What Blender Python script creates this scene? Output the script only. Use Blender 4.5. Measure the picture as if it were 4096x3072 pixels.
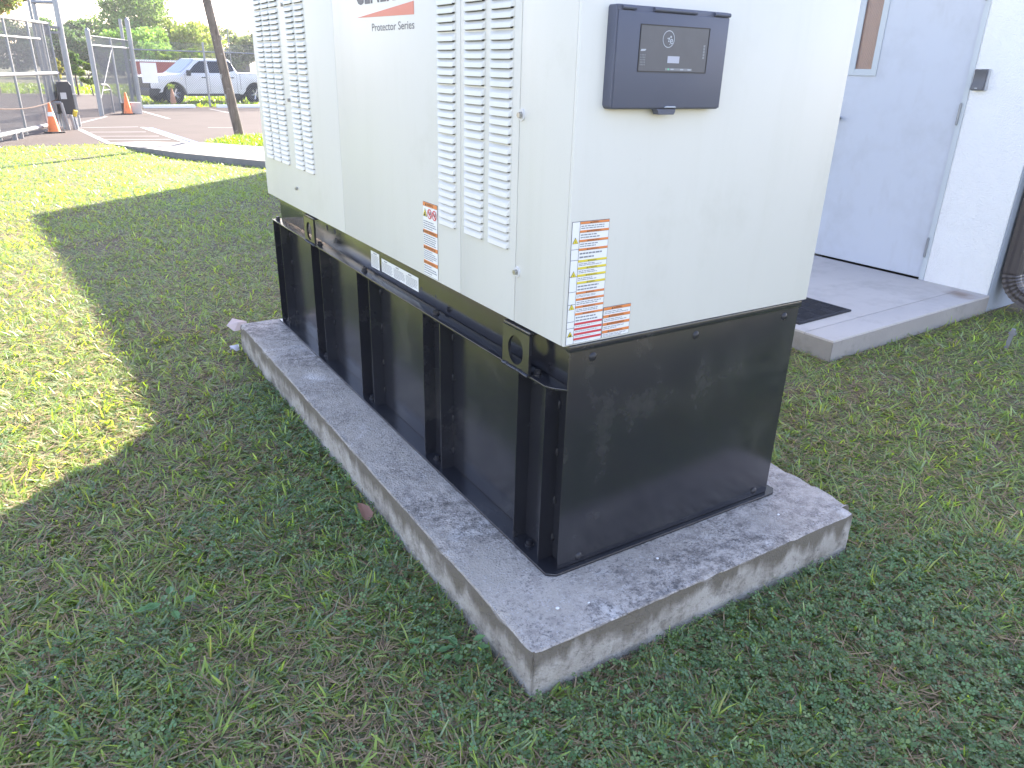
import bpy, bmesh, math, random
import numpy as np
from mathutils import Matrix, Vector

# ------------------------------------------------------------------ clear
for o in list(bpy.data.objects): bpy.data.objects.remove(o, do_unlink=True)
sc = bpy.context.scene
COL = sc.collection
R = math.radians
random.seed(7); rng = np.random.default_rng(11)

# ------------------------------------------------------------------ camera
cam_d = bpy.data.cameras.new('camera'); cam = bpy.data.objects.new('camera', cam_d); COL.objects.link(cam)
cam.location = (-1.0904, -1.4688, 1.5434)
cam.rotation_euler = (R(67.1432), R(-1.4642), R(-31.8935))
cam_d.sensor_fit = 'HORIZONTAL'; cam_d.sensor_width = 36.0; cam_d.lens = 2990.25/4096*36.0
cam_d.clip_start = 0.05; cam_d.clip_end = 4000
sc.camera = cam
sc.render.resolution_x = 1024; sc.render.resolution_y = 768

# ------------------------------------------------------------------ sky, sun, exposure
SUN_AZ = math.atan2(0.72, 0.69); SUN_EL = R(28.8)
w = bpy.data.worlds.new('World'); sc.world = w; w.use_nodes = True
nt = w.node_tree; nt.nodes.clear()
sky = nt.nodes.new('ShaderNodeTexSky'); sky.sky_type = 'NISHITA'; sky.sun_disc = False
sky.sun_elevation = SUN_EL; sky.sun_rotation = SUN_AZ
sky.air_density = 1.0; sky.dust_density = 0.6; sky.ozone_density = 1.0
bg = nt.nodes.new('ShaderNodeBackground'); bg.inputs['Strength'].default_value = 0.12
wo = nt.nodes.new('ShaderNodeOutputWorld')
wbm = nt.nodes.new('ShaderNodeMix'); wbm.data_type = 'RGBA'; wbm.blend_type = 'MULTIPLY'; wbm.inputs[0].default_value = 1.0
wbm.inputs[7].default_value = (1.16, 0.97, 0.99, 1)      # even white balance of the whole sky
nt.links.new(sky.outputs[0], wbm.inputs[6]); nt.links.new(wbm.outputs[2], bg.inputs[0]); nt.links.new(bg.outputs[0], wo.inputs[0])
sl = bpy.data.lights.new('sun', 'SUN'); sl.energy = 5.0; sl.angle = R(0.55); sl.color = (1.0, 0.93, 0.82)
so = bpy.data.objects.new('sun', sl); COL.objects.link(so)
sd = Vector((math.sin(SUN_AZ)*math.cos(SUN_EL), math.cos(SUN_AZ)*math.cos(SUN_EL), math.sin(SUN_EL)))
so.rotation_euler = sd.to_track_quat('Z', 'Y').to_euler(); so.location = (8, 8, 12)
sc.view_settings.view_transform = 'Standard'; sc.view_settings.look = 'None'
sc.view_settings.exposure = 2.5; sc.view_settings.gamma = 1.0
sc.view_settings.use_curve_mapping = False
try:
    sc.cycles.max_bounces = 6; sc.cycles.diffuse_bounces = 3; sc.cycles.glossy_bounces = 3; sc.cycles.transmission_bounces = 4; sc.cycles.transparent_max_bounces = 12
    sc.cycles.use_denoising = True
except Exception: pass

# ------------------------------------------------------------------ helpers
class MB:
    """collects faces and links them as one mesh object"""
    def __init__(s): s.v=[]; s.f=[]; s.m=[]
    def add(s, vs, fs, m=0):
        b=len(s.v); s.v += [tuple(p) for p in vs]
        for f in fs: s.f.append([b+i for i in f]); s.m.append(m)
    def quad(s, a,b,c,d, m=0): s.add([a,b,c,d],[(0,1,2,3)],m)
    def box(s, lo, hi, m=0):
        x0,y0,z0=lo; x1,y1,z1=hi
        s.add([(x0,y0,z0),(x1,y0,z0),(x1,y1,z0),(x0,y1,z0),(x0,y0,z1),(x1,y0,z1),(x1,y1,z1),(x0,y1,z1)],
              [(0,3,2,1),(4,5,6,7),(0,1,5,4),(1,2,6,5),(2,3,7,6),(3,0,4,7)],m)
    def cyl(s, p0, p1, r0, r1=None, n=12, m=0, cap=True):
        r1 = r0 if r1 is None else r1
        p0=Vector(p0); p1=Vector(p1); d=(p1-p0).normalized()
        a=d.orthogonal().normalized(); b=d.cross(a)
        vs=[]
        for p,r in ((p0,r0),(p1,r1)):
            for i in range(n):
                t=2*math.pi*i/n; vs.append(p+a*(math.cos(t)*r)+b*(math.sin(t)*r))
        fs=[(i,(i+1)%n,n+(i+1)%n,n+i) for i in range(n)]
        if cap: fs += [tuple(range(n-1,-1,-1)), tuple(range(n,2*n))]
        s.add(vs,fs,m)
    def path(s, pts, r, n=8, m=0):
        for a,b in zip(pts[:-1],pts[1:]): s.cyl(a,b,r,r,n,m)
    def prism(s, poly, ax, a0, a1, m=0):
        """polygon (2d, counter-clockwise) extruded along axis ax ('x','y','z') from a0 to a1"""
        def P(u,v,t): return {'x':(t,u,v),'y':(u,t,v),'z':(u,v,t)}[ax]
        n=len(poly)
        vs=[P(u,v,a0) for u,v in poly]+[P(u,v,a1) for u,v in poly]
        fs=[tuple(range(n-1,-1,-1)),tuple(range(n,2*n))]+[(i,(i+1)%n,n+(i+1)%n,n+i) for i in range(n)]
        s.add(vs,fs,m)
    def lathe(s, prof, c, n=20, m=0, ax='z'):
        vs=[];k=len(prof)
        for i in range(n):
            t=2*math.pi*i/n
            for r,h in prof:
                p={'z':(r*math.cos(t),r*math.sin(t),h),'y':(r*math.cos(t),h,r*math.sin(t)),'x':(h,r*math.cos(t),r*math.sin(t))}[ax]
                vs.append((c[0]+p[0],c[1]+p[1],c[2]+p[2]))
        fs=[(i*k+j,((i+1)%n)*k+j,((i+1)%n)*k+j+1,i*k+j+1) for i in range(n) for j in range(k-1)]
        s.add(vs,fs,m)
    def mesh(s, name, mats, bevel=0, smooth=False, seg=2, recalc=True):
        me=bpy.data.meshes.new(name); me.from_pydata(s.v,[],s.f)
        if not isinstance(mats,(list,tuple)): mats=[mats]
        for m in mats: me.materials.append(m)
        me.polygons.foreach_set('material_index', s.m)
        if bevel or recalc:
            bm=bmesh.new(); bm.from_mesh(me)
            if recalc: bmesh.ops.recalc_face_normals(bm, faces=bm.faces)
            if bevel:
                bmesh.ops.remove_doubles(bm, verts=bm.verts, dist=1e-5)
                es=[e for e in bm.edges if len(e.link_faces)==2 and e.calc_face_angle(0)>0.5]
                bmesh.ops.bevel(bm, geom=es, offset=bevel, segments=seg, affect='EDGES', profile=0.5, clamp_overlap=True)
            bm.to_mesh(me); bm.free()
        if smooth:
            me.polygons.foreach_set('use_smooth',[True]*len(me.polygons))
            try: me.set_sharp_from_angle(angle=R(40))
            except Exception: pass
        me.update(); return me
    def build(s, name, mats, parent=None, bevel=0, smooth=False, seg=2, recalc=True):
        return link(name, s.mesh(name,mats,bevel,smooth,seg,recalc), parent)

def link(name, me, parent=None, world=True):
    o=bpy.data.objects.new(name, me); COL.objects.link(o)
    if parent is not None:
        o.parent=parent
        if world: o.matrix_parent_inverse = wm(parent).inverted()
    return o
LOCAL=set()
def wm(o):
    if o.name in LOCAL: return Matrix.Identity(4)
    m=o.matrix_basis.copy()
    if o.parent is not None: m = wm(o.parent) @ o.matrix_parent_inverse @ m
    return m
def empty(name, loc, rz=0, local=False):
    o=bpy.data.objects.new(name,None); COL.objects.link(o); o.location=loc; o.rotation_euler=(0,0,rz)
    o.empty_display_size=0.2
    if local: LOCAL.add(o.name)
    return o
def tag(o, label, cat, group=None):
    o['label']=label; o['category']=cat
    if group: o['group']=group
    return o
def structure(o): o['kind']='structure'; return o
def stuff(o, label=None, cat=None):
    o['kind']='stuff'
    if label: o['label']=label; o['category']=cat
    return o

# ---- materials
def pm(name, col, rough=0.5, metal=0.0, var=0.08, vs=6.0, bump=0.0, bs=60.0, spec=0.5, dirt=None, dirt_s=3.0, dirt_lo=.55, dirt_hi=.75, coat=0.0, rvar=0.0):
    m=bpy.data.materials.new(name); m.use_nodes=True; n=m.node_tree.nodes; l=m.node_tree.links
    b=n['Principled BSDF']; b.inputs['Roughness'].default_value=rough; b.inputs['Metallic'].default_value=metal
    b.inputs['Specular IOR Level'].default_value=spec
    if coat: b.inputs['Coat Weight'].default_value=coat; b.inputs['Coat Roughness'].default_value=.08
    g=n.new('ShaderNodeNewGeometry')
    tx=n.new('ShaderNodeTexNoise'); tx.inputs['Scale'].default_value=vs; tx.inputs['Detail'].default_value=6
    l.new(g.outputs['Position'],tx.inputs['Vector'])
    mx=n.new('ShaderNodeMix'); mx.data_type='RGBA'
    c=list(col)
    mx.inputs[6].default_value=(*[x*(1-var) for x in c],1); mx.inputs[7].default_value=(*[min(1,x*(1+var)) for x in c],1)
    l.new(tx.outputs['Fac'],mx.inputs[0]); out=mx.outputs[2]
    if dirt:
        t2=n.new('ShaderNodeTexNoise'); t2.inputs['Scale'].default_value=dirt_s; t2.inputs['Detail'].default_value=8; t2.inputs['Roughness'].default_value=.7
        l.new(g.outputs['Position'],t2.inputs['Vector'])
        mr=n.new('ShaderNodeMapRange'); mr.inputs[1].default_value=dirt_lo; mr.inputs[2].default_value=dirt_hi
        l.new(t2.outputs['Fac'],mr.inputs[0])
        m2=n.new('ShaderNodeMix'); m2.data_type='RGBA'; l.new(mr.outputs[0],m2.inputs[0]); l.new(out,m2.inputs[6]); m2.inputs[7].default_value=(*dirt,1)
        out=m2.outputs[2]
    l.new(out,b.inputs['Base Color'])
    if rvar:
        mr=n.new('ShaderNodeMapRange'); mr.inputs[3].default_value=rough-rvar; mr.inputs[4].default_value=rough+rvar
        l.new(tx.outputs['Fac'],mr.inputs[0]); l.new(mr.outputs[0],b.inputs['Roughness'])
    if bump:
        t3=n.new('ShaderNodeTexNoise'); t3.inputs['Scale'].default_value=bs; t3.inputs['Detail'].default_value=5
        l.new(g.outputs['Position'],t3.inputs['Vector'])
        bp=n.new('ShaderNodeBump'); bp.inputs['Strength'].default_value=bump; bp.inputs['Distance'].default_value=.01
        l.new(t3.outputs['Fac'],bp.inputs['Height']); l.new(bp.outputs[0],b.inputs['Normal'])
    return m

def streaks(m,scale,col,lo,hi,amt,det=7):
    """vertical weather streaks of a second colour"""
    n=m.node_tree.nodes; l=m.node_tree.links; b=n['Principled BSDF']; src=b.inputs['Base Color'].links[0].from_socket
    g=n.new('ShaderNodeNewGeometry'); mp=n.new('ShaderNodeMapping'); mp.inputs['Scale'].default_value=scale; l.new(g.outputs['Position'],mp.inputs['Vector'])
    t=n.new('ShaderNodeTexNoise'); t.inputs['Scale'].default_value=1.0; t.inputs['Detail'].default_value=det; t.inputs['Roughness'].default_value=.7; l.new(mp.outputs[0],t.inputs['Vector'])
    r=n.new('ShaderNodeMapRange'); r.inputs[1].default_value=lo; r.inputs[2].default_value=hi; r.inputs[4].default_value=amt; l.new(t.outputs['Fac'],r.inputs[0])
    x=n.new('ShaderNodeMix'); x.data_type='RGBA'; l.new(r.outputs[0],x.inputs[0]); l.new(src,x.inputs[6]); x.inputs[7].default_value=(*col,1); l.new(x.outputs[2],b.inputs['Base Color'])
def leafmat(name, trans=0.45, rough=0.45, tint=(1.5,1.7,0.7), spec=.4):
    """leaf with per-leaf colour attribute and light coming through it"""
    m=bpy.data.materials.new(name); m.use_nodes=True; n=m.node_tree.nodes; l=m.node_tree.links
    b=n['Principled BSDF']; b.inputs['Roughness'].default_value=rough; b.inputs['Specular IOR Level'].default_value=spec
    a=n.new('ShaderNodeAttribute'); a.attribute_name='Col'
    t=n.new('ShaderNodeBsdfTranslucent')
    mu=n.new('ShaderNodeMix'); mu.data_type='RGBA'; mu.blend_type='MULTIPLY'; mu.inputs[0].default_value=1
    l.new(a.outputs['Color'],mu.inputs[6]); mu.inputs[7].default_value=(*tint,1)
    l.new(a.outputs['Color'],b.inputs['Base Color']); l.new(mu.outputs[2],t.inputs['Color'])
    ms=n.new('ShaderNodeMixShader'); ms.inputs[0].default_value=trans
    l.new(b.outputs[0],ms.inputs[1]); l.new(t.outputs[0],ms.inputs[2]); l.new(ms.outputs[0],n['Material Output'].inputs[0])
    return m

M={}
M['cream']=pm('cream_paint',(.655,.648,.592),.42,var=.02,vs=3,dirt=(.55,.545,.47),dirt_s=2.2,dirt_lo=.56,dirt_hi=.9)
streaks(M['cream'],(9,9,.8),(.55,.55,.47),.50,.85,.40)
streaks(M['cream'],(30,30,22),(.36,.34,.28),.70,.78,.5,4)
M['slot']=pm('louver_slot',(.03,.03,.035),.7)
M['black']=pm('black_gloss_paint',(.022,.022,.026),.17,var=.2,vs=8,rvar=.04,dirt=(.085,.08,.072),dirt_s=4,dirt_lo=.52,dirt_hi=.95,spec=.9,bump=.035,bs=420)
M['blackmat']=pm('black_satin',(.02,.02,.024),.45,var=.2)
M['navy']=pm('dark_blue_grey_plastic',(.092,.10,.136),.5,var=.08,vs=9,bump=.05,bs=300)
M['glassdark']=pm('dark_window_film',(.085,.09,.108),.3,var=.15,vs=30)
M['printw']=pm('grey_print',(.42,.45,.5),.5)
M['screen']=pm('screen_reflection_tone',(.42,.44,.52),.3)  # bluish grey is a reflection painted into the display colour
M['green_led']=pm('green_lamp',(.1,.6,.3),.4)
M['zinc']=pm('zinc_bolt',(.45,.44,.42),.35,metal=.9,dirt=(.2,.12,.06),dirt_s=40)
M['washer']=pm('washer_white',(.62,.62,.6),.4)
M['labelw']=pm('label_white',(.78,.78,.76),.4,var=.03,vs=20)
M['labelo']=pm('label_orange',(.72,.24,.07),.4,var=.05)
M['labely']=pm('label_yellow',(.75,.62,.06),.4,var=.05)
M['labelr']=pm('label_red',(.62,.06,.07),.4,var=.05)
M['ink']=pm('ink_black',(.03,.03,.035),.5)
M['inkgrey']=pm('ink_grey',(.22,.23,.25),.5)
M['logored']=pm('logo_red',(.60,.17,.11),.45,var=.03)
M['logodark']=pm('logo_dark',(.05,.055,.075),.45)
M['galv']=pm('galvanised_steel',(.25,.265,.28),.45,metal=.5,var=.12,vs=14)
M['galvl']=pm('galvanised_light',(.27,.28,.29),.5,metal=.3,var=.08)
M['wire']=pm('chain_link_wire',(.17,.18,.19),.5,metal=.4)
M['opbox']=pm('operator_black',(.025,.026,.032),.5)
M['orange']=pm('cone_orange',(.80,.20,.05),.55,var=.12,vs=8,dirt=(.35,.14,.07),dirt_s=9)
M['orangefade']=pm('cone_faded',(.42,.21,.12),.65,var=.15,vs=10)
M['white']=pm('white_paint',(.78,.78,.78),.5,var=.04)
M['rubber']=pm('black_rubber',(.025,.025,.026),.75,bump=.1,bs=40)
M['yellow']=pm('yellow_plastic',(.65,.48,.05),.5)
M['truckw']=pm('white_car_paint',(.70,.71,.74),.25,var=.01,coat=.5)
M['carglass']=pm('car_glass',(.015,.018,.028),.08,spec=.35)
M['windshield']=pm('windshield_glass',(.16,.22,.25),.08,spec=.8)
M['tyre']=pm('tyre_rubber',(.018,.018,.02),.8)
M['rim']=pm('alloy_rim',(.6,.6,.62),.25,metal=.85)
M['blackp']=pm('black_plastic',(.02,.021,.025),.5)
M['lamp']=pm('head_lamp',(.55,.58,.6),.12)
M['taillamp']=pm('tail_lamp',(.5,.03,.03),.2)
M['steelgrey']=pm('steel_grey',(.2,.2,.21),.5)
M['wallred']=pm('red_wall_paint',(.33,.075,.06),.7,var=.1,vs=1.5)
M['doorgrey']=pm('door_grey_paint',(.46,.49,.54),.45,var=.03,vs=2,dirt=(.37,.385,.41),dirt_s=2.2,dirt_lo=.48,dirt_hi=.85,bump=.06,bs=220)
M['framegrey']=pm('frame_grey_paint',(.44,.48,.50),.45,var=.03)
M['stucco']=pm('white_stucco',(.76,.77,.77),.88,var=.05,vs=1.3,bump=.8,bs=95,dirt=(.66,.66,.65),dirt_s=1.6,dirt_lo=.5,dirt_hi=.85)
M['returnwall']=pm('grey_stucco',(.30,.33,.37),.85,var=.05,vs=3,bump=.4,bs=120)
M['brownmetal']=pm('dark_brown_aluminium',(.060,.050,.048),.42,var=.1)
M['reflectglass']=pm('glass_brown_reflection',(.34,.21,.15),.15,var=.25,vs=25)  # brown interior reflection painted into the wire-glass colour
M['threshold']=pm('dark_gap',(.02,.02,.02),.8)
M['mat']=pm('black_door_mat',(.022,.022,.026),.85,bump=.3,bs=200)
M['curb']=pm('old_concrete',(.45,.43,.40),.9,var=.15,vs=4,bump=.4,bs=40,dirt=(.15,.14,.13),dirt_s=3)
M['curbdark']=pm('dark_kerb',(.17,.165,.16),.9,var=.3,vs=5,bump=.4,bs=40)  # darker tone for the upright edges of the sidewalk
M['walk']=pm('sidewalk_concrete',(.25,.23,.195),.9,var=.12,vs=1.2,bump=.3,bs=50)
M['asphalt']=pm('weathered_asphalt',(.083,.066,.060),.95,var=.2,vs=1.0,bump=.6,bs=35,dirt=(.060,.050,.046),dirt_s=.7,spec=.15)
M['markw']=pm('worn_white_marking',(.24,.23,.225),.8,var=.15,vs=3,dirt=(.12,.10,.09),dirt_s=6,dirt_lo=.6,dirt_hi=.72)
M['markb']=pm('worn_blue_marking',(.08,.14,.28),.8,var=.15,vs=3,dirt=(.10,.085,.09),dirt_s=5)
M['bark']=pm('tree_bark',(.12,.09,.07),.9,var=.3,vs=8,bump=.8,bs=30)
M['polewood']=pm('weathered_pole_wood',(.135,.110,.092),.85,var=.4,vs=5,bump=.6,bs=40,dirt=(.36,.33,.30),dirt_s=6,dirt_lo=.58,dirt_hi=.7)
streaks(M['polewood'],(34,34,1.1),(.045,.036,.03),.50,.62,.9)
streaks(M['polewood'],(40,40,1.6),(.30,.27,.24),.58,.70,.7)
streaks(M['stucco'],(5,5,.5),(.62,.61,.58),.55,.85,.45)
streaks(M['doorgrey'],(7,7,2.2),(.36,.365,.38),.56,.80,.5)
M['leafm']=leafmat('tree_leaf',.40,.6,tint=(1.35,1.45,.75),spec=.2)
M['grassm']=leafmat('grass_blade',.50,.40,tint=(2.15,2.4,.26))
M['cloverm']=leafmat('clover_leaf',.3,.5)
M['deadm']=leafmat('dead_blade',.2,.7,tint=(1.1,1.,.8),spec=.15)
M['roofw']=pm('white_metal_roof',(.75,.76,.78),.5)
M['paper']=pm('pale_paper',(.62,.50,.44),.7)
M['foil']=pm('crumpled_foil',(.7,.7,.72),.3,metal=.6)
M['leafbrown']=pm('dry_leaf',(.36,.20,.15),.7,var=.25,vs=60)
M['readerg']=pm('reader_grey',(.085,.088,.10),.4)
M['readerl']=pm('reader_light',(.45,.46,.47),.4)

def concrete_pad_mat():
    m=bpy.data.materials.new('pad_concrete'); m.use_nodes=True; n=m.node_tree.nodes; l=m.node_tree.links
    b=n['Principled BSDF']; b.inputs['Roughness'].default_value=.92; b.inputs['Specular IOR Level'].default_value=.3
    g=n.new('ShaderNodeNewGeometry')
    def noise(s,d=6,r=.6,vec=None,dist=0):
        t=n.new('ShaderNodeTexNoise'); t.inputs['Scale'].default_value=s; t.inputs['Detail'].default_value=d; t.inputs['Roughness'].default_value=r; t.inputs['Distortion'].default_value=dist
        l.new(vec or g.outputs['Position'],t.inputs['Vector']); return t.outputs['Fac']
    def mr(x,a,b_,c=0,d=1):
        t=n.new('ShaderNodeMapRange'); t.inputs[1].default_value=a; t.inputs[2].default_value=b_; t.inputs[3].default_value=c; t.inputs[4].default_value=d
        l.new(x,t.inputs[0]); return t.outputs[0]
    def mix(f,a,b_):
        t=n.new('ShaderNodeMix'); t.data_type='RGBA'; l.new(f,t.inputs[0])
        for i,x in ((6,a),(7,b_)):
            if isinstance(x,tuple): t.inputs[i].default_value=(*x,1)
            else: l.new(x,t.inputs[i])
        return t.outputs[2]
    def mul(a,b_,op='MULTIPLY'):
        t=n.new('ShaderNodeMath'); t.operation=op; t.use_clamp=True
        for i,x in ((0,a),(1,b_)):
            if isinstance(x,(int,float)): t.inputs[i].default_value=x
            else: l.new(x,t.inputs[i])
        return t.outputs[0]
    sep=n.new('ShaderNodeSeparateXYZ'); l.new(g.outputs['Position'],sep.inputs[0])
    sepn=n.new('ShaderNodeSeparateXYZ'); l.new(g.outputs['True Normal'],sepn.inputs[0])
    top=mr(sepn.outputs['Z'],.5,.8)
    # top: light grey with pale patches, dark algae and fine grit
    t1=mix(mr(noise(2.3,8,.65),.36,.64),(.42,.37,.30),(.57,.51,.44))
    t1=mix(mr(noise(5.5,8,.7,dist=.6),.56,.70),t1,(.70,.66,.60))
    dark=mul(mul(mr(noise(2.4,5,.6),.42,.60),mr(noise(26,10,.8),.42,.60)),.85)
    t1=mix(dark,t1,(.120,.105,.090))
    vo=n.new('ShaderNodeTexVoronoi'); vo.inputs['Scale'].default_value=120; l.new(g.outputs['Position'],vo.inputs['Vector'])
    grit=mul(mr(vo.outputs['Distance'],.16,.42,1,0),mr(noise(30,3),.44,.58))
    t1=mix(mul(grit,.75),t1,(.58,.55,.51))
    pit=mul(mr(noise(95,5,.7),.52,.62),mr(noise(5,5),.34,.55))
    t1=mix(mul(pit,.75),t1,(.10,.095,.09))
    # sides: mildew hanging from the top edge with pale runs, wet dirt at the foot
    mp=n.new('ShaderNodeMapping'); mp.inputs['Scale'].default_value=(9,9,1.6); l.new(g.outputs['Position'],mp.inputs['Vector'])
    drip=noise(1.2,7,.65,vec=mp.outputs[0])
    hgt=mul(mr(sep.outputs['Z'],.02,.164,-.30,.34),drip,'ADD')
    s1=mix(mr(noise(6,6),.3,.7),(.31,.28,.24),(.45,.415,.37))
    s1=mix(mul(mr(hgt,.50,.68),.9),s1,(.135,.115,.085))
    s1=mix(mul(mr(noise(9,9,.75),.47,.62),.8),s1,(.15,.13,.105))
    s1=mix(mul(mr(noise(60,4),.58,.68),.5),s1,(.10,.09,.08))
    c=mix(top,s1,t1); l.new(c,b.inputs['Base Color'])
    h=mul(mul(noise(90,4,.6),.6),mul(mr(vo.outputs['Distance'],.1,.5,1,0),.45),'ADD')
    h=mul(h,mul(noise(12,5),.8),'ADD')
    bp=n.new('ShaderNodeBump'); bp.inputs['Strength'].default_value=.55; bp.inputs['Distance'].default_value=.006
    bp.inputs['Strength'].default_value=.85; l.new(h,bp.inputs['Height']); l.new(bp.outputs[0],b.inputs['Normal'])
    return m
M['pad']=concrete_pad_mat()
M['porch']=pm('porch_concrete',(.48,.44,.40),.9,var=.10,vs=2.2,bump=.25,bs=70,dirt=(.35,.315,.28),dirt_s=3.5,dirt_lo=.5,dirt_hi=.8)
def rust_spot(m,pos,rad):
    n=m.node_tree.nodes; l=m.node_tree.links; b=n['Principled BSDF']; src=b.inputs['Base Color'].links[0].from_socket
    g=n.new('ShaderNodeNewGeometry'); t=n.new('ShaderNodeTexNoise'); t.inputs['Scale'].default_value=9; t.inputs['Detail'].default_value=6
    l.new(g.outputs['Position'],t.inputs['Vector'])
    d=n.new('ShaderNodeVectorMath'); d.operation='DISTANCE'; d.inputs[1].default_value=pos; l.new(g.outputs['Position'],d.inputs[0])
    a=n.new('ShaderNodeMath'); a.operation='MULTIPLY_ADD'; a.inputs[1].default_value=rad*1.6; l.new(t.outputs['Fac'],a.inputs[0]); l.new(d.outputs['Value'],a.inputs[2])
    r=n.new('ShaderNodeMapRange'); r.inputs[1].default_value=rad*.9; r.inputs[2].default_value=rad*2.0; r.inputs[3].default_value=.7; r.inputs[4].default_value=0; l.new(a.outputs[0],r.inputs[0])
    x=n.new('ShaderNodeMix'); x.data_type='RGBA'; l.new(r.outputs[0],x.inputs[0]); l.new(src,x.inputs[6]); x.inputs[7].default_value=(.20,.12,.07,1); l.new(x.outputs[2],b.inputs['Base Color'])
rust_spot(M['porch'],(4.43,1.225,.13),.11)
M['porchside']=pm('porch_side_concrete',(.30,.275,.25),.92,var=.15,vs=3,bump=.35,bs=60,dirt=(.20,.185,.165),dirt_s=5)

def soil_mat():
    m=pm('lawn_soil',(.13,.10,.060),.95,var=.35,vs=14,bump=.6,bs=70)
    n=m.node_tree.nodes; l=m.node_tree.links; b=n['Principled BSDF']
    src=b.inputs['Base Color'].links[0].from_socket
    g=n.new('ShaderNodeNewGeometry'); t=n.new('ShaderNodeTexNoise'); t.inputs['Scale'].default_value=.9; t.inputs['Detail'].default_value=7
    l.new(g.outputs['Position'],t.inputs['Vector'])
    r=n.new('ShaderNodeMapRange'); r.inputs[1].default_value=.42; r.inputs[2].default_value=.62; l.new(t.outputs['Fac'],r.inputs[0])
    mx=n.new('ShaderNodeMix'); mx.data_type='RGBA'; l.new(r.outputs[0],mx.inputs[0]); l.new(src,mx.inputs[6]); mx.inputs[7].default_value=(.11,.14,.045,1)
    l.new(mx.outputs[2],b.inputs['Base Color']); return m
M['soil']=soil_mat()

# ------------------------------------------------------------------ ground
def gz(y): return -.26*min(1.0,max(0.0,(y-4)/11.0))
def gza(y): return -.26*np.clip((y-4)/11.0,0,1)
m=MB()
ys=[-400,-40,-8,-4,-2,0,2,4,5,6,7,8,9,10,11,12,13,14,15,17,20,30,60,120,300,1500]
xs=[-1500,-200,-40,-12,-6,-3,0,3,6,12,40,200,1500]
vs=[(x,y,gz(y)) for y in ys for x in xs]; nx=len(xs)
m.add(vs,[(j*nx+i,j*nx+i+1,(j+1)*nx+i+1,(j+1)*nx+i) for j in range(len(ys)-1) for i in range(nx-1)])
structure(m.build('ground',M['soil'],recalc=False))
LOTZ=-.256
m=MB()   # parking lot and the drive through the gate
lot=[(-30,18.38),(.58,18.26),(1.40,18.62),(2.30,17.02),(3.42,18.45),(14,18.2),(14,33.4),(3.3,33.4),(3.2,45.5),(1.6,45.8),(-30,47)]
m.add([(x,y,LOTZ) for x,y in lot],[tuple(range(len(lot)))])
structure(m.build('parking_lot',M['asphalt'],recalc=False))
def stripe(name,a,b,wd,mat,z=LOTZ+.005):
    a=Vector((*a,z)); b=Vector((*b,z)); d=(b-a).normalized(); s=Vector((-d.y,d.x,0))*wd/2
    mm=MB(); mm.quad(a-s,b-s,b+s,a+s); return structure(mm.build(name,mat,recalc=False))
for a,b,wd in (((.25,22.78),(.58,18.35),.14),((.32,23.2),(1.78,23.26),.13),((.44,21.67),(1.74,21.45),.11),((.47,20.4),(1.86,20.1),.10),
               ((.52,19.4),(1.98,19.15),.10),((.62,18.62),(1.42,18.72),.10),((2.86,31.1),(3.12,26.5),.13),((5.55,32.2),(5.72,29.0),.12),
               ((8.2,32.4),(8.3,28.0),.12),((3.55,22.64),(4.3,22.4),.12),((.42,24.9),(1.42,27.9),.10)):
    stripe('painted_line',a,b,wd,M['markw'])
stripe('painted_line',(1.86,23.1),(2.2,18.0),.13,M['markw'])
stripe('blue_painted_line',(2.03,22.9),(2.42,17.7),.14,M['markb'])
# sidewalk: a ramp that rises from the lot
near=[(.58,18.30,-.252),(1.0,16.5,-.175),(1.49,14.9,-.14),(2.52,12.55,-.085),(3.95,9.75,-.03)]
far_=[(1.42,18.74,-.252),(1.95,17.55,-.185),(2.32,16.98,-.14),(3.29,15.68,-.14),(4.5,13.8,-.10),(4.12,12.6,-.085),(4.1,9.75,-.03)]
m=MB(); top=near+far_[::-1]; n=len(top)
m.add(top,[tuple(range(n))],0)
for (a,b) in zip(near[:-1],near[1:]): m.quad((a[0],a[1],a[2]-.3),(b[0],b[1],b[2]-.3),b,a,1)
for (a,b) in zip(far_[:-1],far_[1:]): m.quad(a,b,(b[0],b[1],b[2]-.3),(a[0],a[1],a[2]-.3),1)
structure(m.build('sidewalk',[M['walk'],M['curbdark']],recalc=False))
m=MB()   # planted island at the foot of the pole
isl=[(2.33,16.95),(3.35,18.35),(3.6,18.5),(9,18.3),(9,14.2),(4.6,14.0),(3.31,15.70)]
m.prism(isl,'z',-.4,-.155); structure(m.build('grass_island',M['soil']))

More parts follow.
